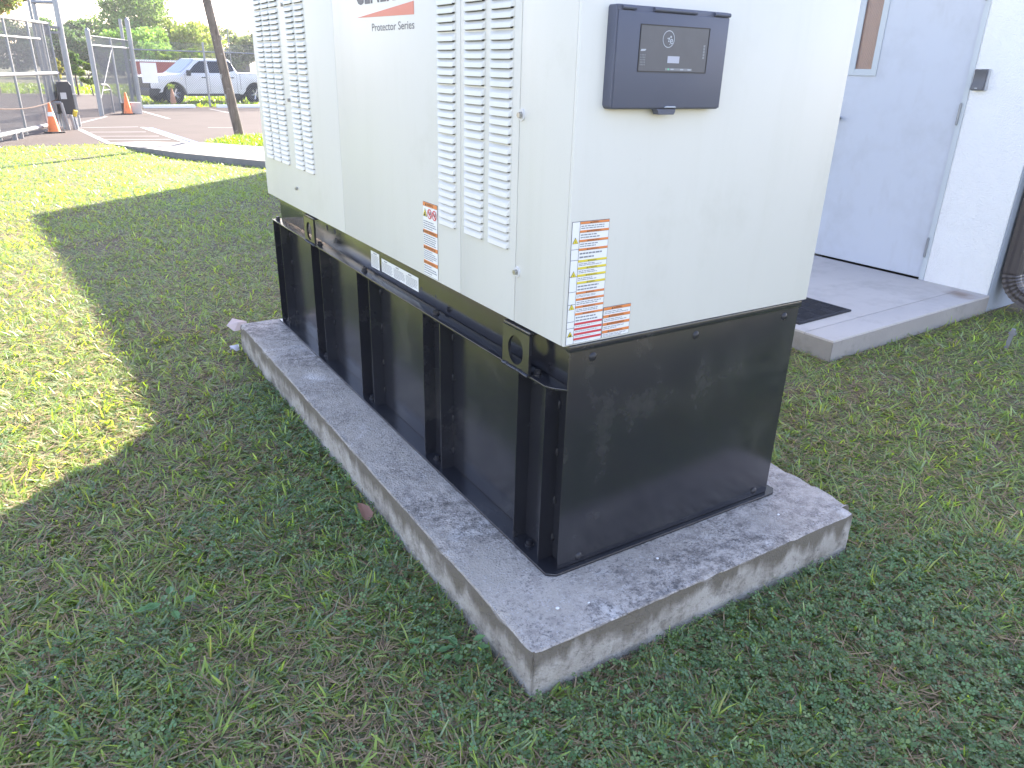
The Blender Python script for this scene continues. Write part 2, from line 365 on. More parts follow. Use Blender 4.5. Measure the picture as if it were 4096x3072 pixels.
# ------------------------------------------------------------------ concrete pad
def make_pad():
    x0,x1,y0,y1,h=-.2248,1.142,-.2455,2.779,.164
    bm=bmesh.new()
    vs=[bm.verts.new(p) for p in ((x0,y0,-.15),(x1,y0,-.15),(x1,y1,-.15),(x0,y1,-.15),(x0,y0,h),(x1,y0,h),(x1,y1,h),(x0,y1,h))]
    for f in ((0,3,2,1),(4,5,6,7),(0,1,5,4),(1,2,6,5),(2,3,7,6),(3,0,4,7)): bm.faces.new([vs[i] for i in f])
    ve=[e for e in bm.edges if abs(e.verts[0].co.z-e.verts[1].co.z)>.1 and e.verts[0].co.x>1]
    bmesh.ops.bevel(bm,geom=ve,offset=.045,segments=4,affect='EDGES')
    ve=[e for e in bm.edges if abs(e.verts[0].co.z-e.verts[1].co.z)>.1 and e.verts[0].co.x<0]
    bmesh.ops.bevel(bm,geom=ve,offset=.006,segments=2,affect='EDGES')
    te=[e for e in bm.edges if e.verts[0].co.z>h-.001 and e.verts[1].co.z>h-.001]
    bmesh.ops.triangulate(bm,faces=[f for f in bm.faces if len(f.verts)>4])
    for it in range(8):
        es=[e for e in bm.edges if e.calc_length()>.028]
        if not es: break
        bmesh.ops.subdivide_edges(bm,edges=es,cuts=1,use_grid_fill=True)
        bmesh.ops.triangulate(bm,faces=[f for f in bm.faces if len(f.verts)>4])
    from mathutils import noise as N
    bm.normal_update()
    for v in bm.verts:
        p=v.co
        a=N.noise(p*2.7)*.006+N.noise(p*9)*.0045+N.noise(p*38)*.002
        rim=min(p.x-x0,x1-p.x,p.y-y0,y1-p.y)
        ed=max(rim,h-p.z)                       # distance from the arris
        chip=max(0,N.noise(p*15+Vector((3,1,7)))-.15)*.024+max(0,N.noise(p*34)-.1)*.006
        if v.normal.z>.7: a*=.5
        a-=(chip+.004*max(0,1-ed/.004))*max(0,1-ed/.035)
        if p.z>h-.0005 and -.03<p.x<1.0 and p.y>-.02: a=min(a,0)-.0015
        v.co=p+v.normal*a
    me=bpy.data.meshes.new('concrete_pad'); bm.to_mesh(me); bm.free(); me.materials.append(M['pad'])
    me.polygons.foreach_set('use_smooth',[True]*len(me.polygons))
    try: me.set_sharp_from_angle(angle=R(35))
    except Exception: pass
    o=link('concrete_pad',me); o.rotation_euler=(0,0,R(.19))
    tag(o,'stained grey concrete slab under the generator','slab')
make_pad()

# ------------------------------------------------------------------ generator
W,L,ZB,ZT=.965,2.777,.8815,2.02
gen=empty('generator',(.48,1.39,.164)); tag(gen,'cream and black standby generator standing on a concrete slab','generator')
# enclosure
SEAMS=[(0.0,.2405),(.2435,.5585),(.5615,1.588),(1.591,L)]
m=MB(); m.box((.012,.012,ZB+.01),(W-.012,L-.012,ZT-.01)); core=m.build('enclosure_frame',M['slot'],gen)
for i,(a,b) in enumerate(SEAMS):
    m=MB()
    pr=[(0,ZB),(0,ZT-.03),(.035,ZT),(.06,ZT),(.06,ZT-.05),(.011,ZT-.05),(.011,ZB+.012),(.03,ZB+.012),(.03,ZB)]
    m.prism(pr,'y',a if i else .012,b); m.build('side_panel',M['cream'],gen,bevel=.002,smooth=True)
m=MB(); m.box((0,0,ZB),(W,.0115,ZT)); m.build('end_panel',M['cream'],gen,bevel=.003,smooth=True)
m=MB(); m.box((0,L+.0005,ZB),(W,L+.0115,ZT)); m.build('end_panel',M['cream'],gen,bevel=.003,smooth=True)
m=MB(); m.box((W-.0115,.012,ZB),(W,L,ZT)); m.build('side_panel',M['cream'],gen,bevel=.003,smooth=True)
m=MB(); m.box((.061,.012,ZT-.002),(W-.012,L,ZT+.012)); m.build('roof_panel',M['cream'],gen,bevel=.003)
# louvers
def louver_mesh(wd):
    m=MB(); h=.0205; d=.0098; s=.014
    a=(0,wd/2,h); b=(0,-wd/2,h)               # top edge, flush
    c=(-d,-wd/2+s*.35,.0); e=(-d,wd/2-s,.0)   # lip
    c0=(0,-wd/2,.002); e0=(0,wd/2,.002)
    mid1=(-d*.75,wd/2-s*.8,h*.55); mid2=(-d*.75,-wd/2+s*.45,h*.55)
    m.add([a,b,mid2,mid1],[(0,1,2,3)]); m.add([mid1,mid2,c,e],[(0,1,2,3)])
    m.add([a,mid1,e,e0],[(0,1,2,3)]); m.add([b,c0,c,mid2],[(0,1,2,3)])
    m.add([(-.0012,wd/2-.006,-.0028),(-.0012,-wd/2+.005,-.0028),(-.0012,-wd/2+.005,.012),(-.0012,wd/2-.006,.012)],[(0,1,2,3)],1)
    m.add([(-d,-wd/2+s*.35,.0),(-d,wd/2-s,.0),(-d+.0015,wd/2-s,-.0016),(-d+.0015,-wd/2+s*.35,-.0016)],[(0,1,2,3)])
    return m.mesh('louver',[M['cream'],M['slot']],recalc=False)
LV=louver_mesh(.116); LV2=louver_mesh(.123)
for y0,y1,me in ((.277,.391,LV),(.419,.535,LV),(.587,.703,LV),(1.936,2.060,LV2),(2.077,2.205,LV2),(2.310,2.434,LV2),(2.445,2.569,LV2),(2.586,2.710,LV2)):
    for g in range(6):
        for k in range(6):
            o=link('louver',me,gen); o.location=(-.0003,(y0+y1)/2,1.083+.1392*g+.0224*k)
# bolts on the side
def bolt(y,z,big=True):
    m=MB(); 
    if big: m.cyl((0,y,z),(-.003,y,z),.0155,.0145,16,1)
    m.cyl((-.003 if big else 0,y,z),(-.012,y,z),.0085,.0075,6,0)
    return m.build('panel_bolt',[M['zinc'],M['washer']],gen,smooth=False)
for y,z in ((.2300,1.436),(.2310,1.028),(.2300,1.84)): bolt(y,z)
for y,z in ((2.228,.981),(2.2315,1.383),(2.222,1.780)): bolt(y,z,False)

# lettering helpers: flat print set on a panel
def text_mesh(txt,size,bold=0,sx=1.0,space=1.0):
    cu=bpy.data.curves.new('txt','FONT'); cu.body=txt; cu.size=size; cu.offset=bold; cu.space_character=space; cu.resolution_u=3
    ob=bpy.data.objects.new('txt',cu); COL.objects.link(ob)
    bpy.context.view_layer.update()
    me=bpy.data.meshes.new_from_object(ob.evaluated_get(bpy.context.evaluated_depsgraph_get()))
    bpy.data.objects.remove(ob); vs=[(v.co.x*sx,v.co.y) for v in me.vertices]; fs=[tuple(p.vertices) for p in me.polygons]
    bpy.data.meshes.remove(me); return vs,fs
def fit_text(mb,txt,u0,v0,width,height,place,m=0,bold=0):
    vs,fs=text_mesh(txt,1.0,bold)
    if not vs: return
    a=min(v[0] for v in vs); b=max(v[0] for v in vs); c=min(v[1] for v in vs); d=max(v[1] for v in vs)
    mb.add([place(u0+(x-a)/(b-a)*width, v0+(y-c)/(d-c)*height) for x,y in vs],fs,m)
def side(x): return lambda u,v: (x,-u,v)      # u runs along -Y
def end(y): return lambda u,v: (u,y,v)
m=MB(); fit_text(m,'GENERAC',-1.336,1.735,.478,.085,side(-.0008),0,.03); 
m.build('brand_lettering',M['logodark'],gen,recalc=False)
m=MB(); m.add([(-.0008,1.337,1.696),(-.0008,.858,1.690),(-.0008,.858,1.727)],[(0,1,2)]); m.build('brand_wedge',M['logored'],gen,recalc=False)
m=MB(); fit_text(m,'Protector Series',-1.198,1.650,.340,.024,side(-.0008)); m.build('series_lettering',M['logodark'],gen,recalc=False)

# warning labels
def printed_lines(mb,u0,u1,v0,v1,n,place,rnd,m=0):
    hgt=(v1-v0)/n
    for i in range(n):
        v=v1-(i+.78)*hgt; u=u0; stop=u1-(u1-u0)*rnd.uniform(0,.45 if i in (0,n-1) else .12)
        while u<stop:
            wv=rnd.uniform(.05,.16)*(u1-u0); e=min(u+wv,stop)
            mb.add([place(u,v),place(e,v),place(e,v+hgt*.42),place(u,v+hgt*.42)],[(0,1,2,3)],m); u=e+(u1-u0)*.022
def rect(mb,u0,u1,v0,v1,place,m=0): mb.add([place(u0,v0),place(u1,v0),place(u1,v1),place(u0,v1)],[(0,1,2,3)],m)
def tri_sign(mb,u,v,r,p0,p1,p2,kind):
    T=lambda s,pl,mm: mb.add([pl(u-r*s*.95,v-r*s*.6),pl(u+r*s*.95,v-r*s*.6),pl(u,v+r*s*1.05)],[(0,1,2)],mm)
    T(1.0,p0,0); T(.84,p1,1)
    if kind=='bolt':
        z=[(.12,.45),(-.22,-.02),(.02,.02),(-.12,-.42),(.24,.06),(0,.04)]
        mb.add([p2(u+a*r*.9,v+b*r*.9-.08*r) for a,b in z],[(0,1,2,5),(2,3,4,5)],0)
    else:
        for a,b,s in ((0,.05,.2),(-.22,-.25,.16),(.22,-.25,.16),(0,-.32,.2)):
            mb.add([p2(u+a*r+s*r*math.cos(t),v+b*r+s*r*math.sin(t)) for t in [k*math.pi/3 for k in range(6)]],[tuple(range(6))],0)
def label(name,u0,u1,v0,v1,pf,rows,div=0,seed=1,signs=(),side_lines=(),firstbody=None,texts=True,lbl=None,hh=.017):
    """pf(offset) gives a placement function; rows = (fraction from the top, colour key, word)"""
    rnd=random.Random(seed); Hh=v1-v0
    p=[pf(.0006*i) for i in range(1,6)]
    m=MB(); rect(m,u0,u1,v0,v1,p[0],1); rect(m,u0+.0011,u1-.0011,v0+.0011,v1-.0011,p[1],0)
    lab=m.build(name,[M['labelw'],M['ink']],gen,recalc=False)
    if lbl: lab['label']=lbl
    ink=MB(); cu0=u0+div+.001
    if div: rect(ink,u0+div,u0+div+.0009,v0,v1,p[2])
    for f in side_lines: rect(ink,u0,u0+div,v1-f*Hh-.0005,v1-f*Hh+.0005,p[2])
    for i,(f,key,word) in enumerate(rows):
        t=v1-f*Hh-.0012; nxt=v1-(rows[i+1][0] if i+1<len(rows) else .985)*Hh
        h=hh*Hh if hh<1 else hh
        mm=MB(); rect(mm,cu0,u1-.0012,t-h,t,p[2]); mm.build('header_stripe',M[key],lab,recalc=False)
        rect(ink,cu0,u1-.0012,t-h-.0006,t-h,p[2])
        if word: 
            wd=len(word)*h*.55; c=(cu0+u1)/2
            fit_text(ink,word,c-wd/2,t-h*.82,wd,h*.66,p[3])
            ink.add([p[3](c-wd/2-h*.95,t-h*.85),p[3](c-wd/2-h*.15,t-h*.85),p[3](c-wd/2-h*.55,t-h*.12)],[(0,1,2)],0)
        bt=t-h-.0025
        if i==0 and firstbody: bt=firstbody
        nl=max(2,int((bt-nxt)/.0068)); printed_lines(ink,cu0+.003,u1-.008,nxt+.0015,bt,min(nl,5),p[2],rnd,1)
    ink.build('lettering',[M['ink'],M['inkgrey']],lab,recalc=False)
    for (u,v,r,k) in signs:
        mm=MB(); 
        if k in('bolt','gear','fire'): tri_sign(mm,u,v,r,p[2],p[3],p[4],k); mm.build('warning_triangle',[M['ink'],M['labely']],lab,recalc=False)
        else:
            N=20
            ring=[p[3](u+r*math.cos(t),v+r*math.sin(t)) for t in [2*math.pi*q/N for q in range(N)]]+[p[3](u+r*.78*math.cos(t),v+r*.78*math.sin(t)) for t in [2*math.pi*q/N for q in range(N)]]
            mm.add(ring,[(q,(q+1)%N,N+(q+1)%N,N+q) for q in range(N)],0)
            c=math.cos(R(45))*r*.8; e=r*.12
            rect(mm,u-r*.5,u+r*.45,v-r*.12,v+r*.05,p[2],1); rect(mm,u+r*.2,u+r*.45,v+r*.05,v+r*.45,p[2],1)
            mm.add([p[4](u-c-e,v+c-e),p[4](u+c-e,v-c-e),p[4](u+c+e,v-c+e),p[4](u-c+e,v+c+e)],[(0,1,2,3)],0)
            mm.build('prohibition_sign',[M['labelr'],M['ink']],lab,recalc=False)
    return lab
rows=[(0,'labelo','WARNING'),(.066,'labelo','AVERTISSEMENT'),(.139,'labelo','ADVERTENCIA'),(.207,'labelo','ADVERTÊNCIA'),
 (.299,'labely','CAUTION'),(.356,'labely','ATTENTION'),(.415,'labely','PRECAUCIÓN'),(.474,'labely','CUIDADO'),
 (.558,'labelo','WARNING'),(.611,'labelo','AVERTISSEMENT'),(.674,'labelo','ADVERTENCIA'),(.733,'labelo','ADVERTÊNCIA'),
 (.817,'labelr',''),(.861,'labelr',''),(.905,'labelr',''),(.947,'labelr','')]
v0,v1=.8855,1.204
label('warning_label',.006,.122,v0,v1,lambda o:end(-o),rows,div=.0235,seed=3,
   signs=[(.018,v1-f*(v1-v0),.0095,k) for f,k in ((.152,'bolt'),(.417,'bolt'),(.685,'bolt'),(.915,'gear'))],
   side_lines=(.215,.30,.43,.556,.66,.805,.86),lbl='tall warning label with orange, yellow and red stripes')
label('warning_label',.1235,.2175,.887,.972,lambda o:end(-o),[(0,'labelo','WARNING'),(.25,'labelo','ADVERTENCIA'),(.5,'labelo','AVERTISSEMENT'),(.75,'labelo','ADVERTÊNCIA')],seed=5,hh=.085,lbl='small warning label with four orange stripes')
label('warning_label',-.822,-.715,.8865,1.133,lambda o:side(-o),[(0,'labelo','WARNING'),(.365,'labelo','AVERTISSEMENT'),(.58,'labelo','ADVERTENCIA'),(.785,'labelo','ADVERTÊNCIA')],
   seed=9,hh=.05,signs=[(-.806,1.095,.0165,'fire'),(-.771,1.097,.0165,'no'),(-.736,1.097,.0165,'no')],firstbody=1.074,lbl='orange striped warning label with three pictograms')

# control panel cover on the end
cx0,cx1,cz0,cz1,cd=.060,.412,1.463,1.682,.045
m=MB(); m.prism([(cx0+.006,cz0+.0),(cx1-.004,cz0),(cx1,cz0+.010),(cx1,cz1-.012),(cx1-.003,cz1),(cx0+.003,cz1),(cx0,cz1-.006),(cx0,cz0+.008)],'y',-.001,-cd)
cov=m.build('control_cover',M['navy'],gen,bevel=.003,smooth=True)
m=MB(); m.box((cx0+.004,-cd-.0035,cz0+.003),(cx1-.003,-cd-.0002,cz1-.012)); m.build('cover_door',M['navy'],cov,bevel=.0015,smooth=True)
for a,b in ((.073,.112),(.166,.299),(.358,.410)):
    m=MB(); m.cyl((a,-cd-.002,cz1-.006),(b,-cd-.002,cz1-.006),.0048,n=10); m.build('hinge_knuckle',M['navy'],cov,smooth=True)
m=MB(); m.add([(cx0+.001,-cd-.001,cz1-.003),(cx0+.022,-cd-.001,cz1-.002),(cx0+.022,-cd-.001,cz1-.008),(cx0+.006,-cd-.001,cz1-.024)],[(0,1,2,3)]); m.build('corner_gusset',M['navy'],cov)
wx0,wx1,wz0,wz1=.131,.345,1.547,1.643; fy=-cd-.0035
m=MB()
for lo,hi in (((wx0-.002,wz0-.002),(wx1+.002,wz0)),((wx0-.002,wz1),(wx1+.002,wz1+.002)),((wx0-.002,wz0),(wx0,wz1)),((wx1,wz0),(wx1+.002,wz1))):
    m.box((lo[0],fy-.0016,lo[1]),(hi[0],fy+.001,hi[1]))
m.build('window_bead',M['blackmat'],cov)
m=MB(); rect(m,wx0,wx1,wz0,wz1,end(fy-.0006)); m.build('viewing_window',M['glassdark'],cov,recalc=False)
m=MB(); N=28; u,v=.2165,1.6165   # round emblem
P_=end(fy-.0011)
ring=[P_(u+.0185*math.cos(t),v+.0185*math.sin(t)) for t in [2*math.pi*q/N for q in range(N)]]+[P_(u+.0168*math.cos(t),v+.0168*math.sin(t)) for t in [2*math.pi*q/N for q in range(N)]]
m.add(ring,[(q,(q+1)%N,N+(q+1)%N,N+q) for q in range(N)])
for a,b,s in ((.001,.001,.0026),(.0065,.005,.0026),(.0005,-.0045,.002),(-.003,.0015,.0014),(.004,-.011,.001),(.009,-.012,.001)):
    m.add([P_(u+a+s*math.cos(t),v+b+s*math.sin(t)) for t in [k*math.pi/4 for k in range(8)]],[tuple(range(8))])
fit_text(m,'e',u+.004,v-.010,.010,.011,P_,0,.01)
fit_text(m,'e',u+.0105,v-.012,.0,.0,P_) if False else None
m.build('emblem',M['printw'],cov,recalc=False)
m=MB(); rect(m,.2185,.256,1.5655,1.5805,end(fy-.0011)); m.build('display',M['screen'],cov,recalc=False)
m=MB(); rect(m,.214,.300,1.5495,1.5545,end(fy-.0009),0); 
for a in (.231,.262,.286): rect(m,a,a+.010,1.5507,1.5533,end(fy-.0012),1)
rect(m,.222,.226,1.5503,1.5537,end(fy-.0012),2)
m.build('indicator_strip',[M['inkgrey'],M['printw'],M['green_led']],cov,recalc=False)
m=MB(); m.add([P_(.1335,1.5885),P_(.1475,1.5895),P_(.1505,1.5935),P_(.1355,1.593)],[(0,1,2,3)],0)
for i in range(4):
    for k in range(5): rect(m,.1345+i*.0042,.1345+i*.0042+.0022,1.5585+k*.0052,1.5585+k*.0052+.0034,P_,1)
for k in range(5): rect(m,.3305,.3365,1.577+k*.0064,1.5822+k*.0064,P_,1)
m.build('printed_marks',[M['printw'],M['inkgrey']],cov,recalc=False)
m=MB(); m.prism([(.200,cz0+.0005),(.262,cz0+.0005),(.262,cz0-.006),(.258,cz0-.0125),(.210,cz0-.0125),(.205,cz0-.004)],'y',-cd+.018,-cd-.003); m.build('latch',M['navy'],cov,bevel=.001)
m=MB(); m.prism([(.222,1.4665),(.260,1.4665),(.256,1.4700),(.226,1.4700)],'y',fy,fy-.004); m.build('latch_pull',M['printw'],cov,bevel=.0008)

cov.location=(.0135,.015,0)      # the cover stands only 30 mm proud

# base rail, flanges, lugs
for sx,name in ((0,'base_rail'),(1,'base_rail')):
    f=(lambda x: W-x) if sx else (lambda x:x)
    m=MB()
    m.box((min(f(.055),f(.063)),.03,.746),(max(f(.055),f(.063)),L-.01,ZB-.001))
    pts=[(.0,.075),(.0,L-.02),(.063,L-.02),(.063,.022),(.040,.022),(.010,.055)]
    m.prism([(f(x),y) for x,y in pts],'z',.7385,.7455)
    rail=m.build(name,M['black'],gen,bevel=.0015,smooth=True)
    if not sx:
        for y in (.150,.79,1.46,2.03,2.735):
            mm=MB(); mm.cyl((.026,y,.7455),(.026,y,.7495),.013,n=12); mm.cyl((.026,y,.7495),(.026,y,.760),.0095,n=6); mm.cyl((.026,y,.7385),(.026,y,.722),.0085,n=6); mm.build('rail_bolt',M['blackmat'],rail)
        for y,z,r in ((1.99,.832,.012),(1.885,.832,.012),(1.88,.79,.013),(.965,.79,.006),(.85,.79,.006)):
            mm=MB(); mm.cyl((.0553,y,z),(.0545,y,z),r,n=12); mm.build('rail_hole',M['slot'],rail)
def lug(y0,y1,z0=.746,z1=.866):
    N=24; cy=(y0+y1)/2; cz=z0+.057; ry=.040; rz=.043
    outer=[]; inner=[]
    for q in range(N):
        t=2*math.pi*q/N; c,s=math.cos(t),math.sin(t)
        inner.append((cy+ry*c,cz+rz*s))
        k=min(((y1-y0)/2)/abs(c) if abs(c)>1e-6 else 9,(((z1-cz) if s>0 else (cz-z0))/abs(s)) if abs(s)>1e-6 else 9)
        outer.append((cy+k*c,cz+k*s))
    # put real corners in
    for (yy,zz) in ((y0,z0),(y1,z0),(y1,z1),(y0,z1)):
        i=min(range(N),key=lambda q:(outer[q][0]-yy)**2+(outer[q][1]-zz)**2); outer[i]=(yy,zz)
    m=MB(); xa,xb=-.006,.003
    vs=[(xa,*p) for p in outer]+[(xa,*p) for p in inner]+[(xb,*p) for p in outer]+[(xb,*p) for p in inner]
    fs=[]
    for q in range(N):
        r=(q+1)%N
        fs+=[(q,r,N+r,N+q),(2*N+q,3*N+q,3*N+r,2*N+r),(q,2*N+q,2*N+r,r),(N+q,N+r,3*N+r,3*N+q)]
    m.add(vs,fs)
    o=m.build('lifting_lug',M['black'],gen)
    m=MB(); m.box((-.006,y0,z1+.0005),(.054,y1,z1+.009)); m.build('lug_cap',M['black'],o,bevel=.003,smooth=True)
    m=MB(); 
    rr=random.Random(int(y0*1000))
    for k in range(14):
        yy=y0+(y1-y0)*(k+.5)/14+rr.uniform(-.002,.002); m.lathe([(.0,-.006),(.005,-.003),(.0062,.0),(.005,.003),(.0,.006)],(-.008+rr.uniform(-.001,.001),yy,.7465+rr.uniform(-.001,.002)),6)
    m.build('weld_bead',M['black'],o,smooth=True)
lug(.150,.290); lug(2.005,2.150)
def decal(y0,y1,z0,z1,cols,seed):
    rnd=random.Random(seed); x=.0545
    m=MB(); m.box((x-.0006,y0,z0),(x,y1,z1)); d=m.build('maker_plate' if cols==1 else 'notice_plate',M['labelw'],gen)
    ink=MB(); p=side(x-.0011); wd=(y1-y0)/cols
    for c in range(cols):
        u0=-y1+c*wd+.006; u1=-y1+(c+1)*wd-.004
        rect(ink,u0+.02,u0+.05 if cols>1 else u1-.02,z1-.009,z1-.005,p)
        printed_lines(ink,u0,u1,z0+.004,z1-.012,7 if cols>1 else 8,p,rnd)
    ink.build('lettering',M['inkgrey'],d,recalc=False)
decal(1.360,1.448,.766,.834,1,4); decal(.990,1.336,.770,.824,3,8)

# fuel tank
HP=.166
tank=None
m=MB(); m.box((.05,.010,HP+.006),(W-.05,L-.03,.7375)); tank=m.build('fuel_tank',M['black'],gen,bevel=.002)
m=MB(); m.prism([(-.016,.004),(.010,-.016),(W-.010,-.016),(W+.016,.004),(W+.016,L-.03),(-.016,L-.03)],'z',HP-.003,HP+.0055); m.build('base_flange',M['black'],tank,bevel=.001)
for y0,y1 in ((.071,.211),(.712,.848),(1.353,1.488),(1.964,2.096),(2.612,2.742)):
    m=MB()
    for yy in (y0,y1): m.box((.000,yy-.0022,HP+.006),(.0495,yy+.0022,.7375))
    m.box((.0455,y0+.0025,HP+.006),(.0495,y1-.0025,.7375))
    ch=m.build('stiffener_channel',M['black'],tank)
    for z in (.24,.37,.53,.68):
        m=MB()
        m.lathe([(.0,-.014),(.0035,-.008),(.0045,0),(.0035,.008),(.0,.014)],(.0485,y0-.0035,z),6); m.build('stitch_weld',M['blackmat'],ch,smooth=True)
    m=MB(); m.cyl((.022,(y0+y1)/2+.01,HP+.0055),(.022,(y0+y1)/2+.01,HP+.011),.014,n=12); m.cyl((.022,(y0+y1)/2+.01,HP+.011),(.022,(y0+y1)/2+.01,HP+.022),.0095,n=6); m.build('anchor_bolt',M['blackmat'],ch)
m=MB(); m.box((.024,.000,HP+.006),(W-.029,.007,ZB-.016)); ep=m.build('end_plate',M['black'],tank,bevel=.006,seg=4,smooth=True)
m=MB(); m.box((.020,-.004,ZB-.020),(W-.025,.02,ZB-.0005)); m.build('end_lip',M['black'],tank,bevel=.003,smooth=True)
for x,z in ((.10,.838),(.48,.838),(.868,.838),(.10,.195),(.868,.195)):
    m=MB(); m.lathe([(.0,-.006),(.008,-.005),(.0125,-.001),(.013,.0)],(x,0,z),14,ax='y'); m.build('end_bolt',M['blackmat'],ep,smooth=True)

# ------------------------------------------------------------------ building with door, porch
BY=R(2.9092); XW=4.651; PZ=.1296; BH=3.84
bld=empty('building',(0,0,0),BY,local=True); tag(bld,'white stucco building with grey steel door','building')
D0,D1=1.401,2.355; FR=.040; DH=2.30
m=MB()
m.box((XW,.896,-.2),(XW+.25,D0-FR-.0,BH)); m.box((XW,D1+FR,-.2),(XW+.25,13.06,BH)); m.box((XW,D0-FR,DH+FR),(XW+.25,D1+FR,BH))
m.v=[(x,y,z if z<BH-.01 else BH+.014*(13.06-y)) for x,y,z in m.v]      # unseen wall top, sloped to shape the cast shadow's edge
m.build('wall',M['stucco'],bld,bevel=.006,smooth=True)
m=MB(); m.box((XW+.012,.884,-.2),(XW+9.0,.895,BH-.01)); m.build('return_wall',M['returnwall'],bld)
m=MB(); m.add([(XW+.25,.9,BH-.3),(13.6,.9,BH-.3),(13.6,15.8,BH-.3),(XW+.25,13.06,BH-.3)],[(0,1,2,3)]); m.build('roof',M['curb'],bld)
m=MB()
a=Vector((XW+.25,13.06)); b=Vector((13.6,15.9)); nrm=Vector((-(b-a).y,(b-a).x)).normalized()*.2
m.prism([(XW,13.061),(XW+.25,13.061),(b.x,b.y),(b.x+nrm.x,b.y+nrm.y),(XW,13.20)],'z',-.3,BH); m.build('unseen_far_wall',M['stucco'],bld)  # out-of-view wall, skewed to set the far line of the building's shadow
m=MB(); m.box((13.6,.9,-.2),(13.8,15.9,BH)); m.build('rear_wall',M['stucco'],bld)
# door
m=MB()
m.box((XW-.004,D0-FR,PZ),(XW+.10,D0-.004,DH)); m.box((XW-.004,D1+.004,PZ),(XW+.10,D1+FR,DH)); m.box((XW-.004,D0-FR,DH+.0005),(XW+.10,D1+FR,DH+FR))
m.build('door_frame',M['framegrey'],bld,bevel=.002)
door=None
GY0,GY1,GZ0=2.118,2.282,1.600
m=MB()
m.box((XW+.012,D0,PZ+.014),(XW+.056,GY0-.001,DH-.004)); m.box((XW+.012,GY1+.001,PZ+.014),(XW+.056,D1,DH-.004)); m.box((XW+.012,GY0-.001,PZ+.014),(XW+.056,GY1+.001,GZ0-.001))
m.box((XW+.012,GY0-.001,2.26),(XW+.056,GY1+.001,DH-.004))
door=m.build('door',M['doorgrey'],bld)
m=MB(); m.box((XW+.06,D0-.002,PZ+.001),(XW+.10,D1+.002,DH)); m.build('door_reveal',M['threshold'],bld)
m=MB()
for y0,y1,z0,z1 in ((GY0-.034,GY0+.012,GZ0-.035,2.3),(GY1-.012,GY1+.034,GZ0-.035,2.3),(GY0+.012,GY1-.012,GZ0-.035,GZ0+.012)):
    m.box((XW+.004,y0,z0),(XW+.0115,y1,min(z1,2.29)))
m.build('window_frame',M['framegrey'],door,bevel=.002)
m=MB(); m.box((XW+.022,GY0,GZ0),(XW+.028,GY1,2.26)); m.build('window_glass',M['reflectglass'],door)
m=MB(); pw=.021
for s in (-1,1):
    k=-60
    while k<80:
        pts=[]
        y=GY0; z=GZ0+k*pw*1.15
        y2=GY1; z2=z+s*(GY1-GY0)*1.25
        # clip
        za,zb=z,z2; ya,yb=y,y2
        def cl(t): return ya+(yb-ya)*t, za+(zb-za)*t
        t0,t1=0,1
        for lim,sg in ((GZ0,1),(2.26,-1)):
            fa=(za-lim)*sg; fb=(zb-lim)*sg
            if fa<0 and fb<0: t0=2
            elif fa<0: t0=max(t0,fa/(fa-fb))
            elif fb<0: t1=min(t1,fa/(fa-fb))
        if t0<t1:
            p=cl(t0); q=cl(t1); m.cyl((XW+.0205,*p),(XW+.0205,*q),.0011,n=3,cap=False)
        k+=1
m.build('wire_mesh',M['galvl'],door)
for z in (.377,1.328,2.12):
    m=MB()
    for k in range(5): m.cyl((XW-.008,D0-.008,z-.068+k*.0275),(XW-.008,D0-.008,z-.068+k*.0275+.0262),.0085,n=10)
    m.cyl((XW-.008,D0-.008,z-.074),(XW-.008,D0-.008,z+.076),.006,n=8); m.build('hinge',M['galv'],door,smooth=True)
m=MB(); m.cyl((XW+.012,2.318,1.247),(XW-.035,2.318,1.247),.011,n=10); m.lathe([(.0,-.062),(.018,-.058),(.024,-.047),(.020,-.036),(.011,-.032)],(XW,2.318,1.247),14,ax='x'); m.build('door_handle',M['galv'],door,smooth=True)
# downspout on the return wall
def downspout():
    m=MB(); bx,by=XW+.150,.884
    hw,hd=.082,.058
    def ring(c,ang):   # cross-section facing the pipe direction, ang = tilt towards -y
        out=[]
        N=20
        for q in range(N):
            t=2*math.pi*q/N
            ux=hw*max(-1,min(1,1.35*math.cos(t))); uy=hd*max(-1,min(1,1.35*math.sin(t)))
            cg=1-(.07 if q%2 else 0)
            out.append((c[0]+ux*cg, c[1]+uy*cg*math.cos(ang), c[2]+uy*cg*math.sin(ang)))
        return out
    cs=[]
    yc=by-.066
    cs.append(((bx,yc,3.7),0)); cs.append(((bx,yc,.30),0))
    steps=14; rad=.17
    for i in range(1,steps+1):
        a=R(72)*i/steps
        cs.append(((bx,yc-rad*(1-math.cos(a)),.30-rad*math.sin(a)),-a if i%2 else -a))
    a=R(72); p=cs[-1][0]; cs.append(((bx,p[1]-.10*math.sin(a),p[2]-.10*math.cos(a)),-a))
    rings=[]
    for i,(c,a) in enumerate(cs):
        r=ring(c,-a if False else a)
        if 2<=i<=steps+1 and i%2==0: r=[((x-c[0])*.93+c[0],(y-c[1])*.93+c[1],(z-c[2])*.93+c[2]) for x,y,z in r]
        rings.append(r)
    N=20
    for i in range(len(rings)-1):
        m.add(rings[i]+rings[i+1],[(q,(q+1)%N,N+(q+1)%N,N+q) for q in range(N)])
    ds=m.build('downspout',M['brownmetal'],bld,smooth=False)
    m=MB(); m.box((bx-.10,by-.130,1.55),(bx+.10,by-.1285,1.60)); m.build('pipe_strap',M['brownmetal'],ds)
downspout()
